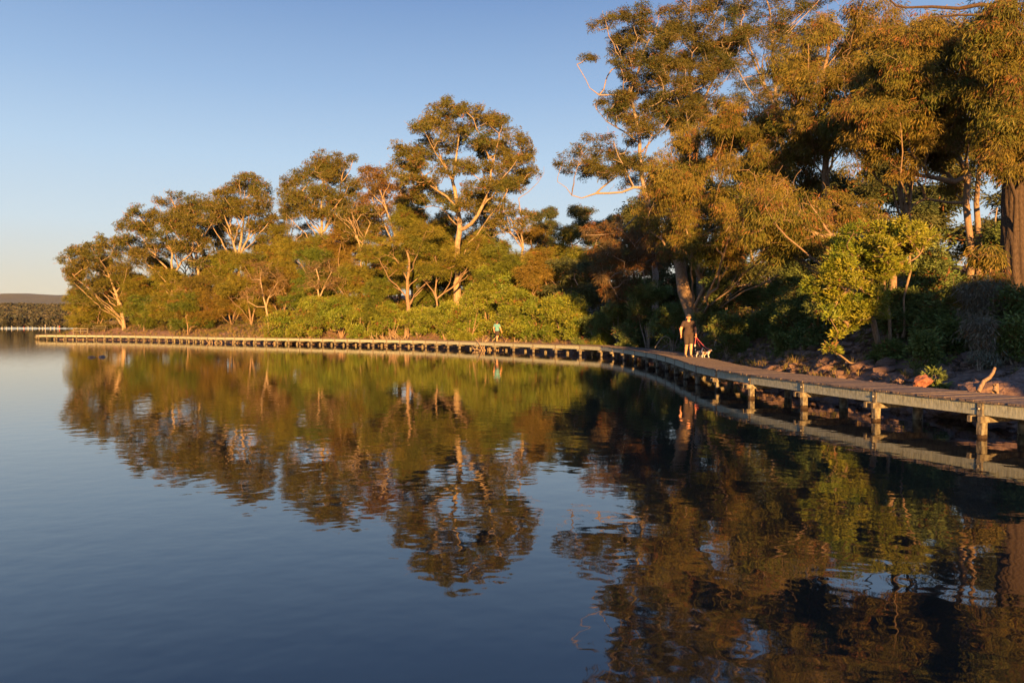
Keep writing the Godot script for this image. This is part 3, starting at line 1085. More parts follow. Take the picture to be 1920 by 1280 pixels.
# ---------------------------------------------------------------- boardwalk
func make_boardwalk() -> void:
	# resample the near edge by length, starting at the end closest to the camera
	var pts := PackedVector2Array()
	var rev := edge.duplicate()
	rev.reverse()
	var step := 0.152
	var carry := 0.0
	for k in rev.size() - 1:
		var a := rev[k]
		var b := rev[k + 1]
		var ln := a.distance_to(b)
		var t := carry
		while t < ln:
			pts.append(a.lerp(b, t / ln))
			t += step
		carry = t - ln
	var o := thing("boardwalk", "long weathered timber boardwalk on posts curving along the shore over water", "boardwalk", Vector3(pts[40].x, 0, -pts[40].y))
	var org := o.position
	var W := 1.4
	var n := pts.size()
	var frames := []
	for k in n:
		var t := (pts[mini(k + 4, n - 1)] - pts[maxi(k - 4, 0)]).normalized()
		# walking away from the camera the land lies on the right
		frames.append([Vector3(pts[k].x, 0, -pts[k].y) - org, Vector3(t.x, 0, -t.y), Vector3(t.y, 0, t.x)])
	# deck planks: the nearest 300 as single boards, the rest joined
	var bm: Array[Mesh] = []
	for q in 4:
		var mb := MB.new()
		mb.box(Transform3D(Basis(), Vector3.ZERO), Vector3(0.142, 0.042, W + 0.06 + q * 0.012), 0.006)
		bm.append(mb.commit())
	var rest := MB.new()
	var cnt := 0
	rng.seed = 12
	for k in n:
		var fr: Array = frames[k]
		var z: Vector3 = fr[2]
		var x: Vector3 = fr[1]
		var up := Vector3.UP
		var bs := Basis(x, up, x.cross(up)).rotated(x.cross(up), rng.randfn() * 0.006)
		var p: Vector3 = fr[0] + z * (W * 0.5 + rng.randfn() * 0.008) + up * (DECK - 0.021 + rng.randfn() * 0.0025)
		var d: float = -(fr[0].z + org.z)
		if d > 8.0 and cnt < 300:
			var pl := part("plank", bm[rng.randi() % 4], M.deck_timber, o)
			pl.transform = Transform3D(bs, p)
			cnt += 1
		else:
			rest.box(Transform3D(bs, p), Vector3(0.142, 0.042, W + 0.06))
	var rp := part("planks", rest.commit(), M.deck_timber, o)
	rp.set_meta("kind", "stuff")
	# bents: a front and a rear post, a pair of cross beams; between bents a front and a rear beam and a middle joist
	var per := 16
	var idx := []
	var k := 0
	while -(frames[k][0].z + org.z) < 13.25: k += 1
	k %= per
	while k < n - 2:
		idx.append(k)
		var far: float = -(frames[k][0].z + org.z)
		k += per if far < 60.0 else 11
	var pm := MB.new()
	pm.box(Transform3D(Basis(Vector3.RIGHT, Vector3(0, 0, 1), Vector3(0, -1, 0)), Vector3(0, -0.62, 0)), Vector3(0.135, 0.135, 2.4), 0.016)
	var post_mesh := pm.commit()
	var pr := MB.new()
	pr.tube(PackedVector3Array([Vector3(0, -1.8, 0), Vector3(0, 0.35, 0)]), PackedFloat32Array([0.105, 0.1]), 12)
	var rear_mesh := pr.commit()
	var cm := MB.new()
	cm.box(Transform3D(), Vector3(0.06, 0.115, W + 0.18), 0.006)
	var cross_mesh := cm.commit()
	var bolt := MB.new()
	bolt.tube(PackedVector3Array([Vector3(0, 0, 0), Vector3(0, 0, 0.02)]), PackedFloat32Array([0.018, 0.016]), 8)
	var bolt_mesh := bolt.commit()
	var wb := MB.new()
	wb.tube(PackedVector3Array([Vector3(0, -0.5, 0), Vector3(0, -0.2, 0), Vector3(0, -0.06, 0), Vector3(0, -0.01, 0), Vector3(0, 0.02, 0), Vector3(0, 0.045, 0), Vector3(0, 0.065, 0)]), PackedFloat32Array([0.09, 0.098, 0.09, 0.099, 0.088, 0.092, 0.075]), 18, false, 0.068)
	var weed_mesh := wb.commit()
	mat("weed", Color(0.5, 0.42, 0.3), 0.9, M.rough_bark.albedo_texture, Vector3(4, 4, 4), M.rock.normal_texture, 1.5)
	for q in idx.size():
		var fr: Array = frames[idx[q]]
		var x: Vector3 = fr[1]
		var z: Vector3 = fr[2]
		var bs := Basis(x, Vector3.UP, x.cross(Vector3.UP))
		var lean := Basis.from_euler(Vector3(rng.randfn() * 0.012, rng.randfn() * 0.05, rng.randfn() * 0.012))
		var a := part("post", post_mesh, M.post_timber, o)
		a.transform = Transform3D(bs * lean, fr[0] + z * 0.06 + Vector3.UP * (DECK - 0.635 + rng.randf() * 0.025))
		var b := part("post", rear_mesh, M.post_timber, o)
		b.transform = Transform3D(bs * lean, fr[0] + z * (W - 0.25) + Vector3.UP * (DECK - 0.64))
		for pp in [a, b]:
			var wd := part("weed_band", weed_mesh, M.weed, pp)
			var at_water: Vector3 = pp.transform.origin
			wd.transform = pp.transform.affine_inverse() * Transform3D(Basis(Vector3.UP, rng.randf() * TAU), Vector3(at_water.x, -org.y + rng.randfn() * 0.02, at_water.z))
		for sg in [-1.0, 1.0]:
			var c := part("cross_beam", cross_mesh, M.post_timber, o)
			c.transform = Transform3D(bs, fr[0] + z * (W * 0.5 - 0.05) + x * (0.1 * sg) + Vector3.UP * (DECK - 0.33))
		var bo := part("bolt", bolt_mesh, M.grey_metal, a)
		bo.transform = a.transform.affine_inverse() * Transform3D(Basis(x, Vector3.UP, -z), fr[0] - z * 0.014 + Vector3.UP * (DECK - 0.15))
		if q + 1 < idx.size():
			var f2: Array = frames[idx[q + 1]]
			for row in 3:
				var off: float = [0.045, W - 0.09, W * 0.5][row]
				var p0: Vector3 = fr[0] + z * off
				var p1: Vector3 = f2[0] + (f2[2] as Vector3) * off
				var ln := p0.distance_to(p1)
				var bx := (p1 - p0) / ln
				var mb := MB.new()
				mb.box(Transform3D(), Vector3(0.075, 0.225, ln - (0.14 if row == 0 else 0.006)), 0.006)
				var g := part("beam", mb.commit(), M.treated_timber, o)
				g.transform = Transform3D(Basis(bx.cross(Vector3.UP), Vector3.UP, -bx), (p0 + p1) * 0.5 + Vector3.UP * (DECK - 0.157 + rng.randfn() * 0.004))

# ---------------------------------------------------------------- plants
func styles() -> Dictionary:
	return {
		"gum": {"leaf": "gum_far", "leafmat": "leaf", "bark": "gum_bark", "c0": Color(0.070, 0.076, 0.017), "c1": Color(0.119, 0.104, 0.021), "spr": 8.5, "size": 0.7, "flat": 0.75, "tip": 0.013, "sub": 8, "pipe": 2.2, "bare": 130, "puff": 0.8, "fan": 16, "fan_r": 0.1},
		"gum_red": {"leaf": "gum_far", "leafmat": "leaf_dull", "bark": "gum_bark", "c0": Color(0.11, 0.075, 0.026), "c1": Color(0.15, 0.095, 0.034), "spr": 8.0, "size": 0.75, "flat": 0.9, "tip": 0.013, "sub": 7, "pipe": 2.2, "bare": 60, "puff": 0.85, "fan": 14, "fan_r": 0.09},
		"wattle": {"leaf": "needle", "leafmat": "leaf", "bark": "tan_bark", "c0": Color(0.093, 0.109, 0.017), "c1": Color(0.163, 0.147, 0.024), "spr": 10.0, "size": 1.15, "flat": 0.7, "tip": 0.018, "sub": 4, "bare": 40, "clump": 0.36, "fan": 8, "fan_r": 0.06},
		"wattle_green": {"leaf": "needle", "leafmat": "leaf", "bark": "tan_bark", "c0": Color(0.066, 0.093, 0.016), "c1": Color(0.109, 0.131, 0.020), "spr": 9.0, "size": 1.1, "flat": 0.7, "tip": 0.018, "sub": 4, "bare": 6, "clump": 0.36},
		"oak_brown": {"leaf": "needle", "leafmat": "leaf_dull", "bark": "tan_bark", "c0": Color(0.12, 0.1, 0.022), "c1": Color(0.165, 0.122, 0.032), "spr": 8.0, "size": 1.1, "flat": 0.8, "tip": 0.018, "sub": 4, "bare": 60, "clump": 0.34, "fan": 9, "fan_r": 0.06},
		"mangrove": {"leaf": "mangrove", "leafmat": "leaf_glossy", "bark": "tan_bark", "c0": Color(0.095, 0.135, 0.018), "c1": Color(0.155, 0.17, 0.024), "spr": 15.0, "size": 1.15, "flat": 0.8, "tip": 0.016, "sub": 4, "trunk": false, "clump": 0.24, "dens": 1.1, "puff": 0.9, "bare": 20, "thick": 1.3, "brown": 0.03},
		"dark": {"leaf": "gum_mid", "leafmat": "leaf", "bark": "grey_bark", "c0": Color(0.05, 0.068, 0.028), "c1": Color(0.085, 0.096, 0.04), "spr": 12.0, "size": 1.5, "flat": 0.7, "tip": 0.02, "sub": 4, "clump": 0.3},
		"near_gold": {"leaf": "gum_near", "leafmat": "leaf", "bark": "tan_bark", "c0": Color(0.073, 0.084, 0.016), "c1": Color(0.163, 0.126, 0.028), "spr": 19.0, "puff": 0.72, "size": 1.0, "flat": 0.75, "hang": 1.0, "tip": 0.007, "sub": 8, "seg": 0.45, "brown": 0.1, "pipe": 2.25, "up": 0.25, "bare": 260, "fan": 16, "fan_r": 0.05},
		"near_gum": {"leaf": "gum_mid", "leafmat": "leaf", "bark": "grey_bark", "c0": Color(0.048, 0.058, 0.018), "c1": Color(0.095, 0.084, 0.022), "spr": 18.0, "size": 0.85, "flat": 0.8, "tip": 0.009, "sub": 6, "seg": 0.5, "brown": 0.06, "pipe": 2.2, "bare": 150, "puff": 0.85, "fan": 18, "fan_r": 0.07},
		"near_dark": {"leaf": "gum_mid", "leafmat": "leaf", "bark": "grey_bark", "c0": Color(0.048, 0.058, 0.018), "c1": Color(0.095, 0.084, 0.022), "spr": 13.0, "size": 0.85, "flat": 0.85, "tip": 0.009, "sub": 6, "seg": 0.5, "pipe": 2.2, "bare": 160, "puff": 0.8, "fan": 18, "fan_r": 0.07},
		"twigs": {"leaf": "twig", "leafmat": "leaf_dull", "bark": "grey_bark", "c0": Color(0.085, 0.068, 0.042), "c1": Color(0.13, 0.1, 0.056), "spr": 10.0, "size": 0.9, "flat": 1.0, "hang": 0.8, "tip": 0.009, "sub": 4, "seg": 0.4, "brown": 0.3, "up": 0.0, "bare": 60},
		"yellow": {"leaf": "broad", "leafmat": "leaf_glossy", "bark": "tan_bark", "c0": Color(0.1, 0.14, 0.014), "c1": Color(0.18, 0.18, 0.02), "spr": 60.0, "puff": 0.85, "bare": 60, "size": 0.62, "flat": 0.8, "tip": 0.008, "sub": 5, "seg": 0.4, "trunk": false, "brown": 0.01},
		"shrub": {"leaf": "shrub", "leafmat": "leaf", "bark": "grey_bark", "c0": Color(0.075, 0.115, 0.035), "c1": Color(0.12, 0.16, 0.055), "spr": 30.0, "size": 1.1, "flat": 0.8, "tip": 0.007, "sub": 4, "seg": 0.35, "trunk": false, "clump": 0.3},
		"shrub_pale": {"leaf": "shrub", "leafmat": "leaf", "bark": "grey_bark", "c0": Color(0.09, 0.13, 0.035), "c1": Color(0.13, 0.165, 0.05), "spr": 30.0, "size": 1.0, "flat": 0.8, "tip": 0.007, "sub": 4, "seg": 0.35, "trunk": false, "clump": 0.32},
		"greyshrub": {"leaf": "gum_near", "leafmat": "leaf_dull", "bark": "grey_bark", "c0": Color(0.1, 0.095, 0.07), "c1": Color(0.15, 0.135, 0.1), "spr": 18.0, "size": 0.9, "flat": 0.9, "hang": 0.05, "tip": 0.006, "sub": 4, "seg": 0.35, "trunk": false, "clump": 0.3, "bare": 60},
		"bare": {"leaf": "twig", "leafmat": "leaf_dull", "bark": "gum_bark", "c0": Color(0.12, 0.09, 0.05), "c1": Color(0.17, 0.12, 0.06), "spr": 0.6, "size": 1.2, "flat": 1.0, "tip": 0.018, "sub": 7, "seg": 0.5, "bare": 30, "pipe": 2.2},
	}

func make_grove(S: Dictionary) -> void:
	var r := RandomNumberGenerator.new()
	r.seed = 31
	var g := "tall gum trees on the point"
	var px := func(list: Array, d: float) -> Array:
		var out := []
		for e in list: out.append(at(e[0], e[1], d + (e[2] if e.size() > 2 else 0.0)))
		return out
	# the big gum with a round crown
	var d := 74.0
	var b := on_ground(858, d, 0.3)
	tree("gum_tree", "tallest pale-trunked gum tree with a broad round crown, midway along the shore", "tree", g,
		[[[b] + px.call([[858, 520], [857, 470], [862, 430], [858, 390], [850, 340], [856, 290], [862, 240]], d), 0.62, 0.08],
		[px.call([[862, 432], [884, 418, -1], [905, 385, -1.5], [918, 345, -1], [926, 300], [935, 262]], d), 0.3, 0.05],
		[px.call([[858, 395], [838, 368, -1], [806, 348, -2], [780, 338, -2], [755, 330, -2]], d), 0.2, 0.04],
		[px.call([[852, 345], [835, 310, 1], [815, 275, 1], [800, 245]], d), 0.16, 0.04]],
		clumps([[850, 198, 26], [828, 208, 24], [872, 206, 26], [898, 218, 22], [802, 226, 24], [784, 243, 20], [832, 238, 24], [862, 240, 26], [936, 236, 26], [960, 250, 20], [976, 267, 24], [988, 288, 20], [752, 280, 20], [768, 300, 22], [742, 308, 17], [734, 326, 18], [762, 332, 20], [790, 300, 26], [802, 270, 24], [830, 280, 22], [860, 272, 24], [892, 258, 26], [920, 272, 24], [942, 302, 26], [970, 300, 24], [984, 322, 18], [1000, 322, 13], [902, 312, 24], [872, 322, 20], [832, 330, 22], [800, 348, 20], [932, 342, 26], [960, 348, 22], [890, 352, 22], [908, 388, 26], [870, 384, 22], [940, 384, 22], [830, 376, 20], [770, 318, 20], [884, 232, 22], [916, 232, 20]], d, 3.5, r) + fill(872, 300, 120, 100, 46, 19, d, 3.5, r), S.gum, 101)
	# others on the point
	d = 103.0
	tree("gum_tree", "leftmost gum tree, low and spreading, at the tip of the point", "tree", g,
		[[[on_ground(232, d, 0.3)] + px.call([[228, 580], [216, 548], [205, 520], [190, 495]], d), 0.4, 0.1], [px.call([[216, 550], [235, 525], [240, 500]], d), 0.2, 0.06]],
		clumps([[122, 489, 14], [136, 480, 16], [152, 468, 18], [172, 460, 18], [190, 455, 20], [214, 456, 18], [130, 508, 12], [138, 522, 16], [160, 504, 20], [182, 486, 20], [205, 480, 24], [236, 474, 22], [170, 540, 18], [196, 530, 22], [226, 516, 22], [244, 500, 22], [150, 560, 20], [190, 560, 24], [215, 575, 20]], d, 3.0, r) + fill(180, 510, 62, 48, 16, 18, d, 3.0, r), S.gum, 102)
	d = 99.0
	tree("gum_tree", "gum tree with pale limbs fanning from a low fork, second from the point", "tree", g,
		[[[on_ground(322, d, 0.3)] + px.call([[321, 560], [320, 525], [310, 500], [285, 480], [268, 470]], d), 0.4, 0.07], [px.call([[320, 524], [322, 490], [318, 455], [312, 430]], d), 0.26, 0.06], [px.call([[322, 522], [340, 490], [362, 472], [378, 455]], d), 0.24, 0.06]],
		clumps([[258, 394, 16], [246, 402, 14], [276, 408, 20], [240, 428, 18], [262, 432, 24], [290, 428, 24], [236, 450, 16], [312, 414, 22], [338, 430, 24], [362, 445, 22], [380, 462, 20], [300, 452, 22], [270, 462, 22], [335, 462, 20], [250, 480, 16], [372, 492, 18]], d, 3.0, r) + fill(305, 445, 72, 48, 20, 19, d, 3.0, r), S.gum, 103)
	d = 108.0
	tree("gum_tree", "flat-topped gum tree showing behind the fanning one near the point", "tree", g,
		[[[on_ground(372, d, 0.3)] + px.call([[372, 520], [366, 470], [352, 430], [340, 400]], d), 0.36, 0.08], [px.call([[366, 470], [385, 430], [398, 400]], d), 0.2, 0.06]],
		clumps([[300, 380, 14], [318, 374, 18], [345, 372, 20], [370, 380, 20], [335, 390, 18], [362, 398, 22], [392, 392, 20], [410, 405, 20], [385, 420, 20], [340, 412, 18]], d, 3.0, r) + fill(360, 405, 52, 30, 10, 18, d, 3.0, r), S.gum, 104)
	d = 101.0
	tree("gum_tree", "tall gum tree with many upswept pale stems and a tufted top", "tree", g,
		[[[on_ground(446, d, 0.3)] + px.call([[446, 520], [444, 490], [436, 450], [425, 415], [412, 385]], d), 0.42, 0.07], [px.call([[445, 490], [452, 450], [456, 410], [458, 360]], d), 0.3, 0.06], [px.call([[446, 488], [462, 450], [476, 415], [484, 370]], d), 0.24, 0.05], [px.call([[444, 492], [425, 470], [408, 440], [398, 420]], d), 0.2, 0.05]],
		clumps([[452, 334, 18], [470, 336, 18], [486, 348, 16], [440, 350, 16], [464, 356, 18], [492, 366, 14], [412, 366, 20], [398, 384, 18], [428, 372, 20], [416, 394, 18], [478, 384, 20], [500, 394, 18], [505, 416, 18], [450, 392, 16], [392, 412, 16], [484, 425, 16]], d, 3.0, r) + fill(450, 395, 55, 55, 20, 18, d, 3.0, r), S.gum, 105)
	d = 93.0
	tree("gum_tree", "double-crowned gum tree rising left of the reddish tree", "tree", g,
		[[[on_ground(606, d, 0.3)] + px.call([[606, 520], [604, 460], [603, 410], [604, 360], [612, 320]], d), 0.42, 0.08], [px.call([[604, 440], [625, 400], [638, 360], [640, 330]], d), 0.24, 0.06], [px.call([[603, 410], [580, 385], [560, 370]], d), 0.18, 0.05], [px.call([[640, 345], [655, 320], [662, 302]], d), 0.1, 0.03]],
		clumps([[590, 310, 18], [610, 299, 20], [630, 302, 18], [576, 326, 16], [600, 326, 20], [626, 325, 20], [640, 338, 18], [548, 352, 18], [566, 346, 20], [545, 372, 20], [575, 366, 24], [606, 362, 22], [634, 366, 22], [655, 350, 18], [660, 300, 12], [682, 318, 14], [672, 340, 14], [540, 392, 18], [575, 396, 22], [645, 392, 20], [612, 398, 22], [668, 372, 20]], d, 3.0, r) + fill(608, 360, 68, 58, 26, 19, d, 3.0, r), S.gum, 106)
	d = 84.0
	tree("gum_tree", "reddish-brown crowned gum tree just left of the tallest gum", "tree", g,
		[[[on_ground(748, d, 0.3)] + px.call([[748, 520], [745, 468], [735, 425], [722, 385], [712, 350]], d), 0.34, 0.06], [px.call([[745, 465], [752, 420], [755, 380], [748, 350]], d), 0.18, 0.04], [px.call([[745, 470], [720, 420], [700, 385]], d), 0.16, 0.04]],
		clumps([[698, 330, 20], [716, 326, 22], [736, 340, 22], [690, 348, 20], [712, 352, 24], [735, 365, 24], [700, 376, 24], [725, 390, 24], [752, 385, 20], [690, 398, 20], [715, 412, 22]], d, 2.5, r), S.gum_red, 107)
	d = 82.0
	tree("gum_tree", "pale forked gum tree with angular bare limbs among the olive crowns", "tree", g,
		[[[on_ground(676, d, 0.3)] + px.call([[676, 540], [677, 470], [668, 440], [656, 415], [648, 402]], d), 0.26, 0.06], [px.call([[677, 470], [684, 440], [692, 418], [686, 404]], d), 0.15, 0.04]],
		clumps([[642, 400, 18], [660, 398, 16], [690, 400, 18], [640, 425, 18], [705, 430, 18], [660, 440, 14]], d, 2.0, r), S.gum, 108)
	d = 70.0
	tree("gum_tree", "slim pale-stemmed gum tree with a bare branch reaching up, right of tallest gum", "tree", g,
		[[[on_ground(978, d, 0.3)] + px.call([[978, 500], [980, 440], [977, 395], [972, 372]], d), 0.24, 0.06], [px.call([[976, 378], [990, 360], [1008, 342], [1018, 325], [1020, 312]], d), 0.05, 0.02], [px.call([[979, 420], [960, 400], [940, 398]], d), 0.1, 0.03]],
		clumps([[952, 398, 18], [936, 410, 18], [968, 410, 18], [990, 400, 12], [955, 430, 20], [985, 425, 16], [925, 425, 18]], d, 2.0, r), S.gum, 109)
	d = 71.5
	tree("gum_tree", "stout orange-lit trunk with low spreading olive crown above the mangroves", "tree", g,
		[[[on_ground(764, d, 0.3)] + px.call([[764, 545], [764, 515], [766, 488], [762, 470]], d), 0.34, 0.16], [px.call([[764, 520], [752, 500], [742, 485], [728, 480]], d), 0.13, 0.04], [px.call([[764, 555], [752, 545], [738, 536]], d), 0.1, 0.04]],
		clumps([[742, 450, 22], [770, 440, 24], [800, 440, 24], [720, 470, 20], [700, 482, 20], [735, 478, 20], [790, 465, 24], [815, 458, 22], [828, 480, 22], [800, 490, 22], [720, 500, 20], [815, 505, 18], [745, 505, 16]], d, 2.0, r), S.wattle, 110)
	d = 70.0
	tree("gum_tree", "twisted tree with crossed pale limbs beside the tallest gum's trunk", "tree", g,
		[[[on_ground(815, d, 0.3)] + px.call([[818, 560], [812, 545], [798, 530], [788, 520]], d), 0.16, 0.05], [px.call([[818, 562], [832, 550], [846, 540], [852, 535]], d), 0.09, 0.03], [px.call([[818, 560], [816, 530], [820, 500], [815, 480]], d), 0.14, 0.05]],
		clumps([[830, 505, 20], [850, 500, 22], [870, 492, 20], [890, 478, 22], [882, 510, 20], [795, 510, 18], [905, 500, 20], [845, 478, 18], [905, 455, 20]], d, 1.5, r), S.wattle, 111)
	# leafless and nearly leafless
	d = 82.0
	tree("bare_tree", "almost leafless pale branching tree leaning left of the mangroves", "tree", "bare trees on the point",
		[[[on_ground(503, d, 0.3)] + px.call([[502, 600], [497, 575], [490, 540], [488, 515]], d), 0.16, 0.04], [px.call([[498, 580], [480, 575], [464, 565]], d), 0.07, 0.03], [px.call([[496, 570], [510, 545], [520, 530]], d), 0.06, 0.03]],
		clumps([[470, 520, 16], [485, 500, 18], [505, 510, 18], [520, 525, 14], [465, 555, 14], [475, 540, 14], [515, 550, 12]], d, 1.5, r), S.bare, 112)
	d = 77.0
	tree("bare_tree", "dead pale tree with a straight stem standing above the left mangroves", "tree", "bare trees on the point",
		[[[on_ground(598, d, 0.3)] + px.call([[598, 580], [597, 545], [598, 525], [592, 505]], d), 0.17, 0.05], [px.call([[600, 555], [612, 530], [622, 510]], d), 0.06, 0.025]],
		clumps([[580, 505, 16], [600, 495, 16], [622, 505, 16], [635, 520, 14], [585, 530, 14], [615, 535, 14]], d, 1.5, r), S.bare, 113)
	# the middle layer, wattles and she-oaks
	var mid := [
		[150, 108, 545, 70, "wattle", "low olive tree at the very tip of the point"],
		[182, 106, 560, 80, "wattle", "olive tree behind the picnic table on the point"],
		[262, 103, 520, 95, "wattle", "olive tree under the fanning gum's left limbs"],
		[270, 99, 552, 85, "wattle_green", "fresh green rounded bush tree right of the picnic table"],
		[330, 100, 500, 110, "wattle", "wide olive tree under the second gum's fork"],
		[388, 95, 505, 120, "oak_brown", "feathery brown tree leaning over the grassy bank"],
		[352, 93, 545, 80, "wattle_green", "small dark green tree over the dry bank"],
		[436, 94, 520, 80, "oak_brown", "brown feathery tree below the tufted gum"],
		[470, 91, 475, 100, "wattle", "olive tree right below the tufted gum's stems"],
		[520, 96, 420, 90, "wattle", "tall olive tree between the tufted and double-crowned gums"],
		[528, 88, 500, 80, "oak_brown", "brown she-oak behind the leaning leafless tree"],
		[560, 90, 450, 110, "wattle", "olive tree left of the double-crowned gum's stem"],
		[588, 83, 462, 110, "wattle_green", "green domed tree behind the dead straight-stemmed tree"],
		[640, 86, 430, 110, "oak_brown", "brown tree under the double-crowned gum"],
		[650, 78, 505, 110, "wattle", "low olive tree right of the dead straight-stemmed tree"],
		[700, 80, 440, 100, "wattle", "olive domed tree under the reddish gum"],
		[716, 73, 520, 90, "wattle_green", "green shrubby tree over the middle mangroves"],
		[785, 82, 372, 120, "wattle", "large olive crown at the left foot of the tallest gum"],
		[830, 84, 400, 100, "wattle", "olive crown directly behind the tallest gum's trunk"],
		[905, 78, 425, 90, "wattle", "olive crown at the right foot of the tallest gum"],
		[930, 68, 455, 100, "wattle_green", "green tree behind the walker in aqua"],
		[1000, 76, 430, 110, "oak_brown", "brownish tree right of the slim pale gum"],
		[1050, 70, 425, 120, "wattle", "golden olive tree left of the overhanging twigs"],
		[1010, 62, 470, 110, "oak_brown", "brown shaded tree behind the right mangroves"],
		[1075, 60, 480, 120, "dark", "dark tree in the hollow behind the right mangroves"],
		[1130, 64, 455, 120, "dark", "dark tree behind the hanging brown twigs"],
		[232, 108, 500, 90, "wattle", "olive tree between the leftmost and the fanning gum"],
		[300, 106, 485, 90, "wattle_green", "green tree filling the gap under the fanning gum"],
		[415, 100, 470, 90, "wattle", "olive tree left of the tufted gum's foot"],
		[500, 98, 470, 90, "oak_brown", "brown she-oak right of the tufted gum's foot"],
		[610, 92, 440, 100, "wattle", "olive tree around the double-crowned gum's stem"],
		[745, 78, 470, 90, "wattle", "olive tree behind the stout orange-lit trunk"],
		[805, 78, 450, 90, "wattle_green", "green tree between the stout trunk and the tallest gum"],
		[860, 80, 460, 90, "wattle", "olive tree low behind the tallest gum's trunk"],
		[960, 72, 450, 100, "wattle", "olive tree left of the slim pale gum's foot"],
	]
	for k in mid.size():
		var m: Array = mid[k]
		bushy("understorey_tree", m[5], "tree", "smaller trees under the gums", m[0], m[1], m[2], m[3], S[m[4]], 300 + k, 0.22, 2 + k % 3)
	var rear := [[205, 112, 478, 85, "gum tree peeping behind the leftmost spreading gum"], [352, 113, 402, 100, "gum tree behind the second gum's right limbs"], [420, 115, 398, 100, "gum tree behind the tufted gum's left stems"], [500, 111, 402, 95, "gum tree right behind the tufted gum"], [548, 104, 388, 95, "gum tree behind the double-crowned gum's left side"], [645, 101, 368, 105, "gum tree behind the gap left of the reddish tree"], [695, 98, 392, 95, "gum tree behind the reddish tree"], [775, 92, 352, 95, "gum tree behind the tallest gum's left limb"], [905, 88, 372, 95, "gum tree behind the tallest gum's right limb"]]
	for k in rear.size():
		var m: Array = rear[k]
		bushy("rear_gum_tree", m[4], "tree", "gum trees at the back of the grove", m[0], m[1], m[2], m[3], S.gum.merged({"clump": 0.3, "dens": 0.8}, true), 270 + k, 0.4, 2)
	var back := [[1005, 108, 398, 60, "rounded blue-green far tree nearest the slim pale gum"], [1030, 118, 390, 55, "paler middle one of the blue-green far trees"], [1085, 106, 380, 80, "largest blue-green far tree in the gap against the sky"], [1140, 104, 400, 80, "blue-green far tree half hidden by the hanging twigs"], [1190, 100, 390, 90, "blue-green far tree behind the tall gum's lower stem"]]
	for k in back.size():
		var m: Array = back[k]
		bushy("distant_tree", m[4], "tree", "dark trees in the gap", m[0], m[1], m[2], m[3], S.dark, 340 + k, 0.2, 1)
	# the mangroves behind the boardwalk
	var mg := [
		[545, 77.6, 580, 90, "leftmost mangrove bush with tangled pale stems showing at its foot"],
		[588, 76.4, 560, 90, "second mangrove bush from the left, under the dead tree"],
		[640, 75.0, 558, 95, "domed mangrove bush, third from the left"],
		[690, 73.2, 572, 90, "mangrove bush below the green shrubby tree"],
		[735, 71.2, 575, 90, "mangrove bush left of the stout orange-lit trunk"],
		[785, 69.2, 566, 95, "mangrove bush in front of the stout orange-lit trunk"],
		[835, 66.6, 568, 90, "mangrove bush in front of the tallest gum's trunk"],
		[880, 64.6, 548, 85, "tall mangrove bush left of the walker in aqua"],
		[918, 66.0, 500, 95, "highest mangrove bush, rising behind the walker in aqua"],
		[965, 60.5, 535, 95, "mangrove bush with pale fallen stems right of the walker in aqua"],
		[1010, 58.0, 560, 90, "mangrove bush above the boardwalk's far bend"],
		[1052, 55.5, 545, 90, "mangrove bush second from the dark hollow"],
		[1085, 53.8, 560, 70, "mangrove bush at the edge of the dark hollow"],
		[985, 66.0, 495, 90, "upper mangrove bush behind the pale fallen stems"],
	]
	for k in mg.size():
		var m: Array = mg[k]
		bushy("mangrove_bush", m[4], "bush", "mangroves behind the boardwalk", m[0], m[1] + 0.9, m[2], m[3], S.mangrove, 360 + k, 0.05, 7)
	bushy("small_bush", "small golden bush alone at the boardwalk's inner bend", "bush", "", 1130, 50.2, 622, 32, S.mangrove, 390, 0.1, 4)

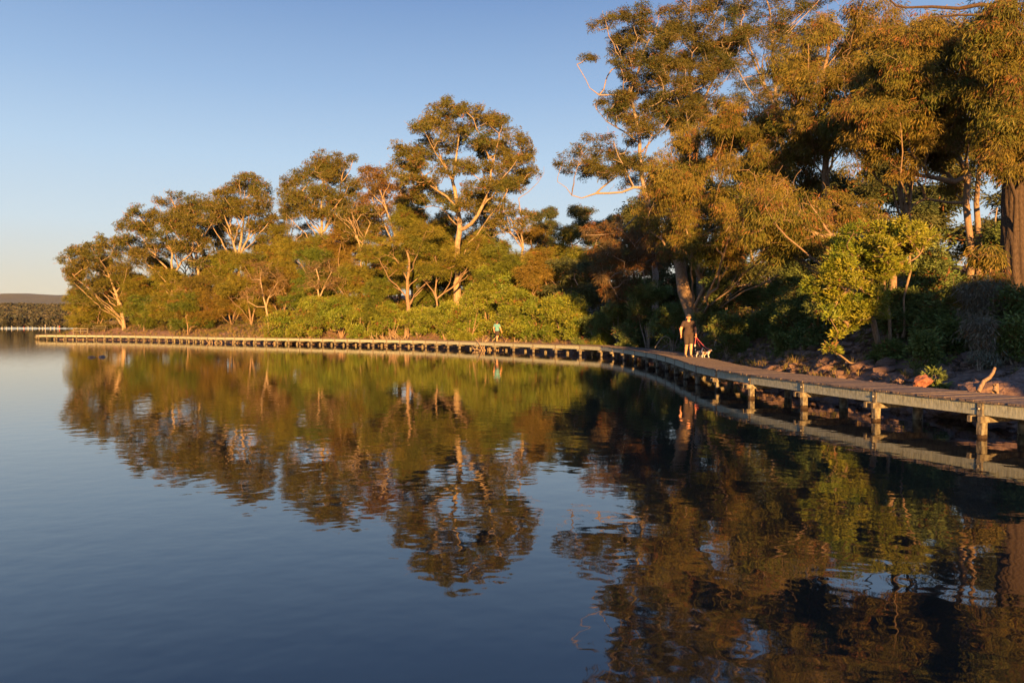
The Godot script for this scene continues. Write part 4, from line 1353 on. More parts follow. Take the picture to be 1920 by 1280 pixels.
func make_right(S: Dictionary) -> void:
	var r := RandomNumberGenerator.new()
	r.seed = 47
	var px := func(list: Array, d: float) -> Array:
		var out := []
		for e in list: out.append(at(e[0], e[1], d + (e[2] if e.size() > 2 else 0.0)))
		return out
	var g := "big trees on the right bank"
	# tall gum at the left edge of the mass
	var d := 50.0
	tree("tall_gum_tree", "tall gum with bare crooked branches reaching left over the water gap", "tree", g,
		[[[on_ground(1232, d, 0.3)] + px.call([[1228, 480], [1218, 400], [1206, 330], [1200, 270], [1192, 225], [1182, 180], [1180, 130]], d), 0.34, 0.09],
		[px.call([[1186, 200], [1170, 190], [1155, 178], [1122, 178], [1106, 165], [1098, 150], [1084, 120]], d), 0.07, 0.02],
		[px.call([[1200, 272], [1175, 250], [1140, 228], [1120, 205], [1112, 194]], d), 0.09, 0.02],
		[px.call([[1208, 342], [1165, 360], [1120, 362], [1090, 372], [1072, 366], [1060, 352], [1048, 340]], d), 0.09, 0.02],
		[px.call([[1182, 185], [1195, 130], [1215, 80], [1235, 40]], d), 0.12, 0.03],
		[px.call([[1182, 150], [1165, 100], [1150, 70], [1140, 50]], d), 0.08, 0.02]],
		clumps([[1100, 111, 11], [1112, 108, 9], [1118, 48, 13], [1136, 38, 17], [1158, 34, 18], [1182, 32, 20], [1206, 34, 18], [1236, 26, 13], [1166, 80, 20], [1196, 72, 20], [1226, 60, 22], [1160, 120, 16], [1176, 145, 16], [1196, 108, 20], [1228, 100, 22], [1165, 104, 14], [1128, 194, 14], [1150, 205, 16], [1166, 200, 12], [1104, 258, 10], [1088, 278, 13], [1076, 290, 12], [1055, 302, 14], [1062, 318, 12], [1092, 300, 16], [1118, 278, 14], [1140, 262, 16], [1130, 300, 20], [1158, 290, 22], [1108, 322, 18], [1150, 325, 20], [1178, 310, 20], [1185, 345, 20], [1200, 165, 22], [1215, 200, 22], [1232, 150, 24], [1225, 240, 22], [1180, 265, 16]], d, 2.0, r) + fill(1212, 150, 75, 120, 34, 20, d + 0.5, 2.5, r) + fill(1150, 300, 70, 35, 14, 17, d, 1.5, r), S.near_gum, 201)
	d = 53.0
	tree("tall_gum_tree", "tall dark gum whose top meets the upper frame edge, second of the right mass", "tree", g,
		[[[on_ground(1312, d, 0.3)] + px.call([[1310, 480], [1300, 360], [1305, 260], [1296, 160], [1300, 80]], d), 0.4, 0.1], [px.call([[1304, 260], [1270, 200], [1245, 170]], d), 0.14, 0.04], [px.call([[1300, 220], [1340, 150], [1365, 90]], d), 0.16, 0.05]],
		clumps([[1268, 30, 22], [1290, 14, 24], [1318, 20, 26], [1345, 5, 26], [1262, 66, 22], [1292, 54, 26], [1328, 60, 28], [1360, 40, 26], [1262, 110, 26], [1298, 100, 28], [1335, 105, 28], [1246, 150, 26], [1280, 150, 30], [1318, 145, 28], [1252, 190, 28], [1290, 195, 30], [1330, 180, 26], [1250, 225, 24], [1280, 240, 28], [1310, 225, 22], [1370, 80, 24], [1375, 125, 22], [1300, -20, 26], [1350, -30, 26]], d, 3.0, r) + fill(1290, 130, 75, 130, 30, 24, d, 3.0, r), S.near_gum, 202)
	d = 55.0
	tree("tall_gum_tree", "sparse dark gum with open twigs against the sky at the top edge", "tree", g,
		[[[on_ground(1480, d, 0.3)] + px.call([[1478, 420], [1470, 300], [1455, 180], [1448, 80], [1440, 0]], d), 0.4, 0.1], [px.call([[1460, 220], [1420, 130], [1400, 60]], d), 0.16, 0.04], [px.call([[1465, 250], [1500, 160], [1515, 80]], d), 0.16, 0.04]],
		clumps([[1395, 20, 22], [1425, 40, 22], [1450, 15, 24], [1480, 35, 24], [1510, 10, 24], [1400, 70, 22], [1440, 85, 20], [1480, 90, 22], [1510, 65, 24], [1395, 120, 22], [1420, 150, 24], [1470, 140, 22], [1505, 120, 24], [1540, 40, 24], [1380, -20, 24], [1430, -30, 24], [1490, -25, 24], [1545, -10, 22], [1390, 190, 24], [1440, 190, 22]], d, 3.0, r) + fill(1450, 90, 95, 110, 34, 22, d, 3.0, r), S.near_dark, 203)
	# the wide golden tree that overhangs the walker
	d = 39.0
	var cl := clumps([[1250, 300, 30], [1290, 280, 30], [1240, 345, 30], [1225, 380, 26], [1280, 335, 32], [1250, 400, 30], [1215, 410, 22], [1240, 440, 24], [1285, 425, 26], [1262, 470, 24], [1300, 465, 24], [1325, 500, 22], [1335, 530, 18], [1345, 470, 24], [1315, 400, 30]], d, 2.0, r)
	cl.append_array(fill(1400, 340, 175, 120, 64, 28, d - 6.0, 3.0, r))
	cl.append_array(fill(1350, 430, 90, 60, 14, 24, d - 6.0, 2.0, r))
	cl.append_array(fill(1480, 430, 80, 55, 16, 24, d - 8.0, 2.0, r))
	cl.append_array(fill(1440, 250, 110, 55, 22, 28, d - 6.0, 2.5, r))
	tree("golden_gum_tree", "huge thick-trunked gum with drooping golden foliage hanging behind the dog walker", "tree", g,
		[[[on_ground(1302, d, 0.3)] + px.call([[1296, 585], [1286, 545], [1276, 510], [1274, 470], [1285, 420], [1300, 370], [1330, 310], [1350, 270]], d), 0.62, 0.13],
		[px.call([[1278, 515], [1262, 480], [1240, 450], [1215, 430]], d), 0.16, 0.03],
		[px.call([[1298, 590], [1318, 540, -1], [1304, 500, -2], [1285, 470, -2.5], [1262, 448, -3]], d), 0.2, 0.06],
		[px.call([[1310, 545, -1], [1302, 480, -2], [1296, 450, -2]], d), 0.14, 0.06],
		[px.call([[1290, 410], [1350, 385, -1], [1420, 360, -2], [1490, 350, -3]], d), 0.22, 0.05],
		[px.call([[1276, 470], [1340, 430, -2], [1430, 420, -3], [1500, 430, -4]], d), 0.18, 0.05]], cl, S.near_gold, 204)
	# hanging brown twigs left of it
	d = 47.0
	cl = fill(1170, 470, 62, 62, 22, 20, d, 2.0, r)
	cl.append_array(clumps([[1150, 540, 14], [1160, 560, 10], [1196, 550, 12], [1197, 575, 10], [1200, 595, 7], [1105, 432, 16], [1125, 440, 16], [1140, 425, 14], [1120, 500, 14]], d, 0.8, r))
	tree("twiggy_tree", "brown thin tree with twigs hanging down over the dark hollow", "tree", g,
		[[[on_ground(1215, d, 0.3)] + px.call([[1212, 560], [1205, 500], [1190, 460], [1165, 430]], d), 0.13, 0.04], [px.call([[1222, 395], [1195, 405], [1170, 425], [1150, 438], [1100, 440]], d - 1.0), 0.07, 0.02]], cl, S.twigs, 205)
	# second stem beside the golden gum
	# trees at the right
	d = 30.0
	cl = fill(1600, 120, 120, 100, 38, 32, d, 2.5, r)
	cl.append_array(fill(1530, 250, 60, 70, 10, 30, d, 1.5, r))
	cl.append_array(clumps([[1500, 190, 32], [1480, 150, 28], [1520, 110, 30], [1560, 60, 30], [1600, 20, 32], [1640, -10, 32], [1660, 40, 30]], d, 2.0, r))
	tree("golden_gum_tree", "golden-leaved gum with a pale leaning limb right of the sky gaps at top", "tree", g,
		[[[on_ground(1560, d, 0.3)] + px.call([[1556, 480], [1548, 330], [1545, 250], [1540, 190], [1546, 130], [1560, 60]], d), 0.3, 0.1], [px.call([[1542, 230], [1520, 205], [1495, 180], [1462, 146], [1430, 138], [1390, 146]], d), 0.13, 0.03], [px.call([[1545, 180], [1580, 120], [1630, 80]], d), 0.12, 0.03]], cl, S.near_gold, 206)
	d = 25.5
	cl = fill(1740, 160, 130, 120, 66, 34, d, 2.5, r)
	cl.append_array(fill(1650, 230, 60, 60, 12, 32, d, 1.5, r))
	cl.append_array(clumps([[1560, 370, 26], [1590, 400, 28], [1620, 380, 26], [1640, 410, 24], [1560, 420, 26], [1780, 345, 26], [1760, 300, 28], [1700, 310, 28]], d, 1.5, r))
	tree("golden_gum_tree", "twin-stemmed gum with long limbs bending left over the yellow-green bush", "tree", g,
		[[[on_ground(1826, d, 0.3)] + px.call([[1822, 480], [1818, 430], [1812, 380], [1815, 330], [1800, 295], [1778, 275], [1760, 240], [1740, 190]], d), 0.2, 0.06],
		[[on_ground(1838, d, 0.3)] + px.call([[1836, 450], [1836, 380], [1838, 320], [1848, 285], [1840, 220], [1820, 150]], d), 0.2, 0.06],
		[px.call([[1817, 398], [1780, 380], [1740, 372], [1715, 385], [1695, 405], [1676, 422]], d), 0.08, 0.03],
		[px.call([[1812, 350], [1790, 340], [1740, 332], [1690, 326], [1675, 305], [1662, 285]], d), 0.1, 0.03]], cl, S.near_gold, 207)
	d = 28.5
	tree("brown_trunk_tree", "straight double brown trunk standing behind the yellow-green bush", "tree", g,
		[[[on_ground(1692, d, 0.3)] + px.call([[1692, 470], [1694, 400], [1690, 320], [1700, 240], [1705, 160]], d), 0.24, 0.1], [[on_ground(1710, d, 0.3)] + px.call([[1708, 450], [1706, 360], [1712, 300], [1730, 240]], d), 0.17, 0.07]],
		fill(1690, 170, 120, 120, 40, 32, d, 2.0, r), S.near_gold, 208)
	d = 22.5
	cl = fill(1900, 190, 55, 110, 18, 34, d - 0.4, 1.0, r)
	cl.append_array(fill(1905, 190, 45, 120, 20, 30, d - 1.1, 0.4, r))
	cl.append_array(fill(1890, 50, 70, 60, 10, 28, d - 1.2, 0.4, r))
	cl.append_array(fill(1820, 60, 110, 50, 16, 36, d + 2.5, 1.5, r))
	tree("great_trunk_tree", "massive fissured trunk at the right edge with long level limbs overhead", "tree", g,
		[[[on_ground(1912, d, 0.3)] + px.call([[1912, 470], [1908, 380], [1908, 280], [1904, 180], [1898, 80], [1892, 0], [1888, -80]], d), 0.5, 0.36],
		[px.call([[1896, 40], [1870, 12], [1840, 8], [1800, 16], [1750, 12], [1700, 14], [1680, 10], [1665, -4]], d), 0.11, 0.04],
		[px.call([[1900, 60], [1850, 28], [1800, 28], [1750, 32], [1720, 40]], d), 0.09, 0.03],
		[px.call([[1910, 375], [1940, 350], [1990, 330]], d), 0.14, 0.06]], cl, S.near_gold.merged({"bark": "rough_bark", "lump": 0.09, "stem_wig": 0.015, "bole": 1.0}, true), 209)
	# a thick lit limb reaching out of the yellow bush to the golden foliage
	d = 23.0
	tree("leaning_gum_tree", "leaning gum whose thick orange limb arches left out of the yellow-green bush", "tree", g,
		[[[on_ground(1680, d, 0.3)] + px.call([[1672, 520], [1656, 475], [1640, 456], [1615, 444], [1590, 441], [1560, 441], [1535, 440], [1490, 420], [1450, 405]], d), 0.2, 0.07]],
		fill(1465, 400, 75, 60, 22, 30, d + 1.0, 1.5, r), S.near_gold, 210)
	# the yellow-green bush in the last sun
	d = 21.5
	cl = fill(1655, 470, 92, 52, 40, 19, d - 0.3, 1.2, r)
	cl.append_array(fill(1585, 560, 66, 52, 14, 16, d - 0.8, 0.6, r))
	cl.append_array(clumps([[1512, 532, 16], [1530, 545, 16], [1556, 528, 16], [1548, 560, 16], [1575, 548, 20], [1600, 530, 20], [1560, 585, 16], [1580, 575, 18], [1606, 565, 18], [1598, 600, 16], [1585, 615, 13], [1570, 630, 8], [1626, 545, 16], [1640, 560, 12], [1640, 430, 16], [1700, 420, 16], [1740, 450, 18], [1600, 480, 18], [1590, 500, 18], [1560, 500, 14], [1566, 660, 6], [1560, 652, 7]], d - 0.6, 0.6, r))
	tree("yellow_green_bush", "tall glossy yellow-green bush catching the last sun on the right bank", "bush", "",
		[[[on_ground(1672, d, 0.1)] + px.call([[1668, 590], [1660, 540], [1655, 490]], d), 0.07, 0.025], [[on_ground(1655, d, 0.1)] + px.call([[1640, 600], [1610, 570], [1590, 550]], d), 0.05, 0.02], [[on_ground(1690, d, 0.1)] + px.call([[1700, 560], [1710, 500]], d), 0.05, 0.02]], cl, S.yellow, 211)
	# undergrowth in the shade
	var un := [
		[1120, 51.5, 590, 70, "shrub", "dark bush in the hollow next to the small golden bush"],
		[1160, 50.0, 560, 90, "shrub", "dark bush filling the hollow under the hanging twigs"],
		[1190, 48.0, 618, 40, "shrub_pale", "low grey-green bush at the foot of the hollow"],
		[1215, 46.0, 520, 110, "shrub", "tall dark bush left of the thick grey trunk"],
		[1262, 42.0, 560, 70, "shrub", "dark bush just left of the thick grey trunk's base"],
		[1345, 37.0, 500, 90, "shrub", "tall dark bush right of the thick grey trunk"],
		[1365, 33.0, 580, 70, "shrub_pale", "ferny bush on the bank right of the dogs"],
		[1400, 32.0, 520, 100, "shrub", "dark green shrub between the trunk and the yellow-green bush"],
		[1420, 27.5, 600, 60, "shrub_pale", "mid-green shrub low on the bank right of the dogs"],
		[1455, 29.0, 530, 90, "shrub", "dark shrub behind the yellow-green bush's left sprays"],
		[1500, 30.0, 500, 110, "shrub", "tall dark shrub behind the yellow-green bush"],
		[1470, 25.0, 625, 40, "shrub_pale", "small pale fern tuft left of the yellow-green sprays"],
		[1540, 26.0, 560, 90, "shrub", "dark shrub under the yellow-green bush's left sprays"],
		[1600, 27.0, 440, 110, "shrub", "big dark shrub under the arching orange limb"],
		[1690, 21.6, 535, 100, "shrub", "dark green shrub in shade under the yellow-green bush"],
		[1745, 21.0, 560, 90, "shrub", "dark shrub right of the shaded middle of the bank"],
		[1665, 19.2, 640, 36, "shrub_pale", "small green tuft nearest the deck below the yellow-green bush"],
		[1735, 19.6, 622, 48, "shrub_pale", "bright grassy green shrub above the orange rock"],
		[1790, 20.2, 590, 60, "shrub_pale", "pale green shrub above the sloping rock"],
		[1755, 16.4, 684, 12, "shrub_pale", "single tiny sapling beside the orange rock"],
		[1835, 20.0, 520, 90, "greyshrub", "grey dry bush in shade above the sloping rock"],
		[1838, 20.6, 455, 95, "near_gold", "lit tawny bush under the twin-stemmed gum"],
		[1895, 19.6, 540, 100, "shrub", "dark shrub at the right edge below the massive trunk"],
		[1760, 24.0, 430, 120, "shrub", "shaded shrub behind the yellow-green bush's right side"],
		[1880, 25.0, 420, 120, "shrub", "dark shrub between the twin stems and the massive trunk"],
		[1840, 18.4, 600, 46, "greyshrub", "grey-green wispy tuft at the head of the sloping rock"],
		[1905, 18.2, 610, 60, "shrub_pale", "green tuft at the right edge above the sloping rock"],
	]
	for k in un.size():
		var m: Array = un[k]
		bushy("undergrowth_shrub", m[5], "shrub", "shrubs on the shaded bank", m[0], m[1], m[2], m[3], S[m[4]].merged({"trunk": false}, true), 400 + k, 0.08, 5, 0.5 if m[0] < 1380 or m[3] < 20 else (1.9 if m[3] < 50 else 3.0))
	# darker wood further up the slope
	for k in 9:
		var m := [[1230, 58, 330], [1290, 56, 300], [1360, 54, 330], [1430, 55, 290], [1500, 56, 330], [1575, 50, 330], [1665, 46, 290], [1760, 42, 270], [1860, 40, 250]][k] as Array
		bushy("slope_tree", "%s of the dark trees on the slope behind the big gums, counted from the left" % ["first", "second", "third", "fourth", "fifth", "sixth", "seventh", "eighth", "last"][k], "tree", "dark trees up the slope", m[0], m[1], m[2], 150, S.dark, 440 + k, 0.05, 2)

func make_small() -> void:
	# rocks along the bank
	var rk := [[1905, 15.6, 0.95, 0.35, 0.8, "largest sloping reddish rock slab at the right edge"], [1850, 15.9, 0.8, 0.3, 0.7, "reddish rock slab left of the largest one"], [1800, 16.0, 0.4, 0.18, 0.35, "flat rock at the lower end of the slabs"], [1775, 16.3, 0.2, 0.14, 0.2, "small rock right of the orange rock"], [1700, 17.2, 0.3, 0.2, 0.25, "brown rock left of the orange rock"], [1672, 17.6, 0.24, 0.15, 0.22, "grey rock second left of the orange rock"], [1640, 18.0, 0.32, 0.18, 0.3, "pale-topped rock third left of the orange rock"], [1560, 19.4, 0.4, 0.2, 0.35, "reddish rock at the middle of the bank"], [1520, 20.4, 0.3, 0.16, 0.3, "low reddish rock left of the middle of the bank"], [1450, 22.5, 0.35, 0.2, 0.3, "brown rock near the low fern tuft"], [1400, 25.0, 0.3, 0.18, 0.3, "brown rock nearest the dogs"]]
	for k in rk.size():
		var m: Array = rk[k]
		var p := on_ground(m[0], m[1])
		var o := top("bank_rock", rock_mesh(Vector3(m[2], m[3], m[4]), 20 + k), M.rock)
		o.position = p + Vector3.UP * m[3] * 0.25
		o.rotation = Vector3(0.15 if k < 2 else 0.0, k * 1.3, 0.22 if k < 2 else 0.0)
		tag(o, m[5], "rock", "rocks on the bank")
	var o := top("orange_rock", rock_mesh(Vector3(0.2, 0.14, 0.16), 60), M.orange_rock)
	o.position = at(1729, 716, 16.4)
	tag(o, "bright orange rock lit by the sun behind the deck", "rock", "rocks on the bank")
	# loose stones
	var buf := PackedFloat32Array()
	var r := RandomNumberGenerator.new()
	r.seed = 71
	for k in 1500:
		var j := r.randi_range(3, shore.size() - 4)
		var a := shore[j].lerp(shore[j + 1], r.randf())
		var t := (shore[j + 1] - shore[j]).normalized()
		var p := a + Vector2(-t.y, t.x) * r.randf_range(-0.4, 3.2)
		if p.y > 60.0 and r.randf() < 0.6: continue
		var s := r.randf_range(0.05, 0.2)
		var c := Color(1, 1, 1).lerp(Color(0.7, 0.55, 0.5), r.randf()) * r.randf_range(0.6, 1.1)
		put(buf, Basis.from_euler(Vector3(r.randf() * 3, r.randf() * 6, r.randf() * 3)).scaled(Vector3(s, s * 0.7, s)), Vector3(p.x, ground(p.x, p.y) + s * 0.2, -p.y), c)
	for k in 1500:
		var j := r.randi_range(shore.size() / 2, shore.size() - 4)
		var a := shore[j].lerp(shore[j + 1], r.randf())
		var t := (shore[j + 1] - shore[j]).normalized()
		var p := a + Vector2(-t.y, t.x) * (-0.3 + 4.2 * pow(r.randf(), 1.4))
		if p.y > 40.0 or p.y < 9.0: continue
		var s := 0.04 + 0.2 * pow(r.randf(), 2.5)
		var c := Color(1.1, 1.0, 0.95).lerp(Color(0.6, 0.45, 0.4), r.randf()) * r.randf_range(0.6, 1.2)
		put(buf, Basis.from_euler(Vector3(r.randf() * 3, r.randf() * 6, r.randf() * 3)).scaled(Vector3(s * 1.3, s * 0.65, s)), Vector3(p.x, ground(p.x, p.y) + s * 0.15, -p.y), c)
	var st := multi(numbered("stones"), rock_mesh(Vector3(1, 1, 1), 88, 0.25, 5), M.rock, buf, self)
	tag(st, "loose reddish stones scattered along the water's edge", "stones", "", "stuff")
	# dry grass and leaf litter
	buf = PackedFloat32Array()
	for k in 9000:
		var j := r.randi_range(3, shore.size() - 4)
		var a := shore[j].lerp(shore[j + 1], r.randf())
		var t := (shore[j + 1] - shore[j]).normalized()
		var p := a + Vector2(-t.y, t.x) * (0.6 + 7.0 * pow(r.randf(), 1.5))
		var far := p.x < -22.0
		if p.x < -44.0 and r.randf() < 0.8: continue
		if not far and r.randf() < (0.45 if p.y > 27.0 else 0.85): continue
		var c := Color(0.2, 0.15, 0.07).lerp(Color(0.09, 0.1, 0.035), r.randf())
		put(buf, Basis(Vector3.UP, r.randf() * TAU).scaled(Vector3.ONE * r.randf_range(0.5, 1.3) * (0.85 if far else 0.6)), Vector3(p.x, ground(p.x, p.y) - 0.02, -p.y), c)
	var gr := multi(numbered("grass"), L.grass, M.leaf_dull, buf, self)
	tag(gr, "dry grass growing along the bank behind the boardwalk", "grass", "", "stuff")
	buf = PackedFloat32Array()
	for k in 5200:
		var j := r.randi_range(3, shore.size() - 6)
		var a := shore[j].lerp(shore[j + 1], r.randf())
		var t := (shore[j + 1] - shore[j]).normalized()
		var p := a + Vector2(-t.y, t.x) * (3.0 + 26.0 * r.randf())
		if sdist(p) < 2.6 or p.y < 20.0: continue
		var c := Color(0.05, 0.07, 0.022).lerp(Color(0.13, 0.105, 0.035), r.randf()) * r.randf_range(0.6, 1.2)
		var sc := r.randf_range(1.2, 2.6) * (1.0 if p.y > 45.0 else 0.7)
		put(buf, Basis.from_euler(Vector3(r.randfn() * 0.3, r.randf() * TAU, r.randfn() * 0.3)).scaled(Vector3.ONE * sc), Vector3(p.x, ground(p.x, p.y) + 0.15 * sc, -p.y), c)
	var ug := multi(numbered("undergrowth"), L.gum_mid, M.leaf, buf, self)
	tag(ug, "low leafy undergrowth covering the forest floor behind the shore", "undergrowth", "", "stuff")
	buf = PackedFloat32Array()
	for k in 2600:
		var j := r.randi_range(shore.size() / 2, shore.size() - 4)
		var a := shore[j].lerp(shore[j + 1], r.randf())
		var t := (shore[j + 1] - shore[j]).normalized()
		var p := a + Vector2(-t.y, t.x) * (0.7 + 5.0 * r.randf())
		if p.y > 45.0 or p.y < 9.0: continue
		var c := Color(0.1, 0.065, 0.04).lerp(Color(0.2, 0.15, 0.1), r.randf()) * r.randf_range(0.6, 1.2)
		put(buf, Basis.from_euler(Vector3(r.randfn() * 0.2, r.randf() * TAU, r.randfn() * 0.2)).scaled(Vector3(1, 0.2, 1) * r.randf_range(0.4, 1.0)), Vector3(p.x, ground(p.x, p.y) + 0.03, -p.y), c)
	var lt := multi(numbered("leaf_litter"), L.twig, M.leaf_dull, buf, self)
	tag(lt, "brown leaf litter and twigs lying on the right bank", "leaf litter", "", "stuff")
	# fallen and dead branches
	var fb := [[[1228, 652, 37.5], [1240, 634, 37.2], [1248, 630, 37], [1256, 634, 37], [1262, 654, 36.8], "curved bleached dead branch arching beside the deck left of the dog walker"], [[1835, 735, 15.0], [1845, 715, 15.1], [1856, 708, 15.2], [1862, 700, 15.2], [1866, 690, 15.3], "bent orange-lit stick standing among the slabs at the right edge"], [[1865, 735, 14.9], [1868, 725, 15.0], [1864, 722, 15.0], [1870, 720, 15.0], [1871, 740, 14.9], "short splintered orange-lit stump on the right slabs"]]
	for m in fb:
		var mb := MB.new()
		var pts := PackedVector3Array()
		var rs := PackedFloat32Array()
		var base := at(m[0][0], m[0][1], m[0][2])
		for k in 5:
			pts.append(at(m[k][0], m[k][1], m[k][2]) - base)
			rs.append((0.026 if m == fb[0] else 0.045) - k * 0.004)
		mb.tube(pts, rs, 8)
		var q := top("dead_branch", mb.commit(), M.grey_bark if m == fb[0] else M.tan_bark)
		q.position = base
		tag(q, m[5], "branch", "dead branches on the bank")
	# low tangle of mangrove stems at the foot of two bushes
	var tg := [[545, 610, 70, 78.2, "tangle of pale dead stems under the leftmost mangrove"], [945, 615, 90, 58.6, "fan of pale dead stems beside the walker in aqua"], [735, 622, 60, 70.4, "low pile of dead stems under the middle mangroves"], [440, 612, 110, 82.0, "pale driftwood sticks on the grassy bank"]]
	for m in tg:
		var mb := MB.new()
		var base := on_ground(m[0], m[3])
		for k in 26:
			var w: float = m[2] / F * m[3] * 0.5
			var a := Vector3(r.randf_range(-w, w), r.randf_range(-0.1, 0.2), r.randf_range(-0.5, 0.6))
			var e := a + Vector3(r.randf_range(-1.1, 1.1), r.randf_range(0.35, 1.3), r.randf_range(-0.3, 0.4))
			var mm := (a + e) * 0.5 + Vector3(r.randfn() * 0.15, r.randfn() * 0.15, 0.1)
			mb.tube(PackedVector3Array([a, mm, e]), PackedFloat32Array([0.045, 0.035, 0.02]), 5)
		var q := top("brushwood", mb.commit(), M.gum_bark)
		q.position = base
		tag(q, m[4], "brushwood", "brushwood along the shore", "")
	# two dark rocks awash
	for k in 2:
		var p: Vector3 = [at(171, 669.5, 46), at(190, 667.5, 46.4)][k]
		p.y = 0.0
		var q := top("awash_rock", rock_mesh(Vector3(0.3, 0.1, 0.2), 90 + k), mat("wet_rock", Color(0.012, 0.012, 0.012), 0.4))
		q.position = p
		q.rotation.y = k * 2.0
		tag(q, ["left of two dark rocks breaking the calm water", "right of two dark rocks breaking the calm water"][k], "rock", "rocks awash")

func slab(o: Node3D, called: String, c: Vector3, s: Vector3, m: String, rot := Vector3.ZERO) -> void:
	var mb := MB.new()
	mb.box(Transform3D(), s, minf(0.008, s.x * 0.2))
	var p := part(called, mb.commit(), M[m], o)
	p.position = c
	p.rotation = rot

func make_furniture() -> void:
	var b := on_ground(188, 102.5)
	b.y = maxf(b.y, 0.5)
	var o := thing("picnic_table", "weathered timber picnic table on the point behind the boardwalk", "picnic table", b, 0.15)
	for k in 5: slab(o, "tabletop_board", Vector3(0, 0.75, -0.3 + k * 0.15), Vector3(1.9, 0.045, 0.14), "post_timber")
	for sz in [-1.0, 1.0]:
		for q in 2: slab(o, "bench_board", Vector3(0, 0.45, sz * (0.66 + q * 0.15)), Vector3(1.9, 0.045, 0.14), "post_timber")
	for sx in [-1.0, 1.0]:
		slab(o, "cross_rail", Vector3(sx * 0.7, 0.4, 0), Vector3(0.045, 0.1, 1.6), "post_timber")
		slab(o, "top_rail", Vector3(sx * 0.7, 0.7, 0), Vector3(0.045, 0.08, 0.74), "post_timber")
		for sz in [-1.0, 1.0]:
			slab(o, "leg", Vector3(sx * 0.75, 0.36, sz * 0.42), Vector3(0.05, 0.84, 0.1), "post_timber", Vector3(-sz * 0.42, 0, 0))
	b = on_ground(150, 102.0)
	b.y = maxf(b.y, 0.5)
	o = thing("timber_rail", "low pale timber rail left of the picnic table on the point", "fence", b, 0.1)
	slab(o, "rail", Vector3(0, 0.72, 0), Vector3(2.0, 0.12, 0.06), "post_timber")
	slab(o, "rail", Vector3(0, 0.4, 0), Vector3(2.0, 0.1, 0.05), "post_timber")
	for k in 3: slab(o, "post", Vector3(-0.92 + k * 0.92, 0.3, -0.07), Vector3(0.1, 1.0, 0.08), "post_timber")
	b = on_ground(213, 104.0)
	b.y = maxf(b.y, 0.5)
	o = thing("park_bench", "dark slatted bench right of the picnic table on the point", "bench", b, -0.1)
	for k in 3: slab(o, "seat_slat", Vector3(0, 0.45, -0.14 + k * 0.14), Vector3(1.7, 0.04, 0.12), "dark_timber")
	for k in 3: slab(o, "back_slat", Vector3(0, 0.58 + k * 0.15, -0.24), Vector3(1.7, 0.12, 0.035), "dark_timber")
	for sx in [-1.0, 1.0]:
		slab(o, "leg", Vector3(sx * 0.7, 0.2, 0.12), Vector3(0.08, 0.5, 0.08), "dark_timber")
		slab(o, "leg", Vector3(sx * 0.7, 0.45, -0.29), Vector3(0.08, 1.0, 0.06), "dark_timber")
	# the boat shed on the bank behind the camera, whose shadow lies along the right bank
	var sp := Vector3(16.5, 2.0, 17.0)
	o = thing("boat_shed", "grey weatherboard boat shed with a ridged metal roof on the near bank", "shed", sp)
	slab(o, "wall", Vector3(0, 2.2, -2.9), Vector3(7.6, 4.6, 0.12), "board_paint")
	slab(o, "wall", Vector3(0, 2.2, 2.9), Vector3(7.6, 4.6, 0.12), "board_paint")
	slab(o, "wall", Vector3(-3.74, 2.2, 0), Vector3(0.12, 4.6, 5.66), "board_paint")
	slab(o, "wall", Vector3(3.74, 2.2, 0), Vector3(0.12, 4.6, 5.66), "board_paint")
	for sz in [-1.0, 1.0]:
		slab(o, "roof_sheet", Vector3(0, 5.12, sz * 1.62), Vector3(8.0, 0.06, 3.62), "grey_metal", Vector3(sz * 0.4, 0, 0))
	for sx in [-1.0, 1.0]:
		var mb := MB.new()
		mb.tri(Vector3(sx * 3.72, 4.5, -2.9), Vector3(sx * 3.72, 4.5, 2.9), Vector3(sx * 3.72, 5.78, 0), Vector3(sx, 0, 0))
		part("gable", mb.commit(), M.board_paint, o)
	slab(o, "door", Vector3(-3.83, 1.6, 0), Vector3(0.06, 2.6, 2.4), "dark_timber")
	slab(o, "window", Vector3(-1.5, 2.4, -2.98), Vector3(1.2, 1.0, 0.05), "glass")

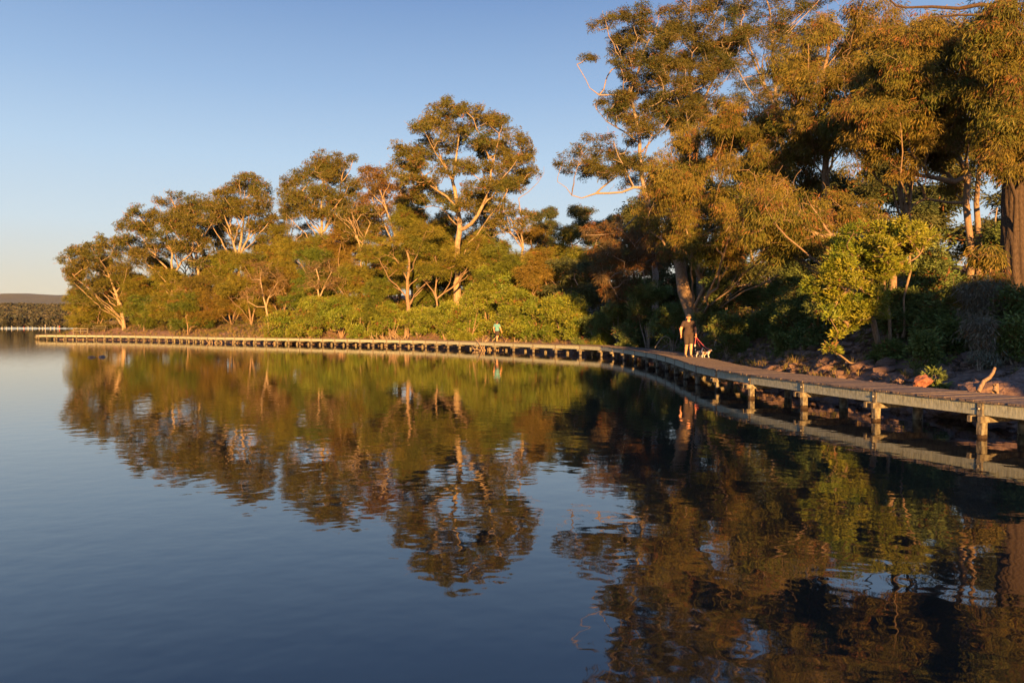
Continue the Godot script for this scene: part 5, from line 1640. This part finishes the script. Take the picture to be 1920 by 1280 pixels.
func make_people() -> void:
	var feet := at(1291, 669, 31.3)
	feet.y = DECK + 0.012
	var man := person("person in a dark T-shirt, dark shorts and cap walking dogs on the boardwalk", feet, 0.06, 1.74, "black_cloth", "brown_cloth", true, true)
	var hand := man.transform * (Vector3(0.298, 0.82, 0.075) * 1.74 / 1.72)
	var da := at(1311, 669, 31.2)
	da.y = DECK + 0.003
	var db := at(1324, 671, 30.6)
	db.y = DECK + 0.003
	var a := dog("small white dog with black patches, the one nearer the dog walker", da, 0.35, Color(0.03, 0.03, 0.035), 3, false)
	var b := dog("small white dog with tan head, farther from the dog walker", db, -0.75, Color(0.35, 0.2, 0.09), 5, true)
	for k in 2:
		var dg: Node3D = [a, b][k]
		var e := dg.transform * Vector3(0.165, 0.36, 0.0)
		var mb := MB.new()
		var pts := PackedVector3Array()
		var rs := PackedFloat32Array()
		for j in 9:
			var f := j / 8.0
			pts.append(hand.lerp(e, f) - Vector3.UP * 0.05 * sin(f * PI) - hand)
			rs.append(0.011)
		mb.tube(pts, rs, 6)
		var o := top("dog_lead", mb.commit(), M.pink_lead)
		o.position = hand
		tag(o, ["pink lead running to the black-patched white dog", "pink lead running to the tan-headed dog"][k], "lead", "dog leads")
	var mb := MB.new()
	mb.tube(PackedVector3Array([Vector3.ZERO, Vector3(-0.03, -0.15, 0.03), Vector3(-0.05, -0.3, 0.03)]), PackedFloat32Array([0.011, 0.011, 0.011]), 6)
	var o := thing("lead_handle", "loose pink lead end with small white bag hanging from the dog walker's hand", "lead", hand)
	part("strap", mb.commit(), M.pink_lead, o)
	var bag := MB.new()
	net([bone(Vector3(-0.05, -0.33, 0.03), Vector3(-0.055, -0.38, 0.03), 0.03, 0.04)], 0.012, 0.01, bag)
	part("bag", bag.commit(), M.white_paint, o)
	var f2 := at(932, 641.5, 58.5)
	f2.y = DECK + 0.012
	person("person in an aqua T-shirt and dark shorts walking on the far boardwalk", f2, PI * 0.86, 1.62, "aqua_cloth", "brown_cloth", false, false)

func _ready() -> void:
	make_light()
	make_materials()
	make_leaves()
	make_ground()
	make_far()
	make_boardwalk()
	var S := styles()
	make_grove(S)
	make_right(S)
	make_small()
	make_furniture()
	make_people()
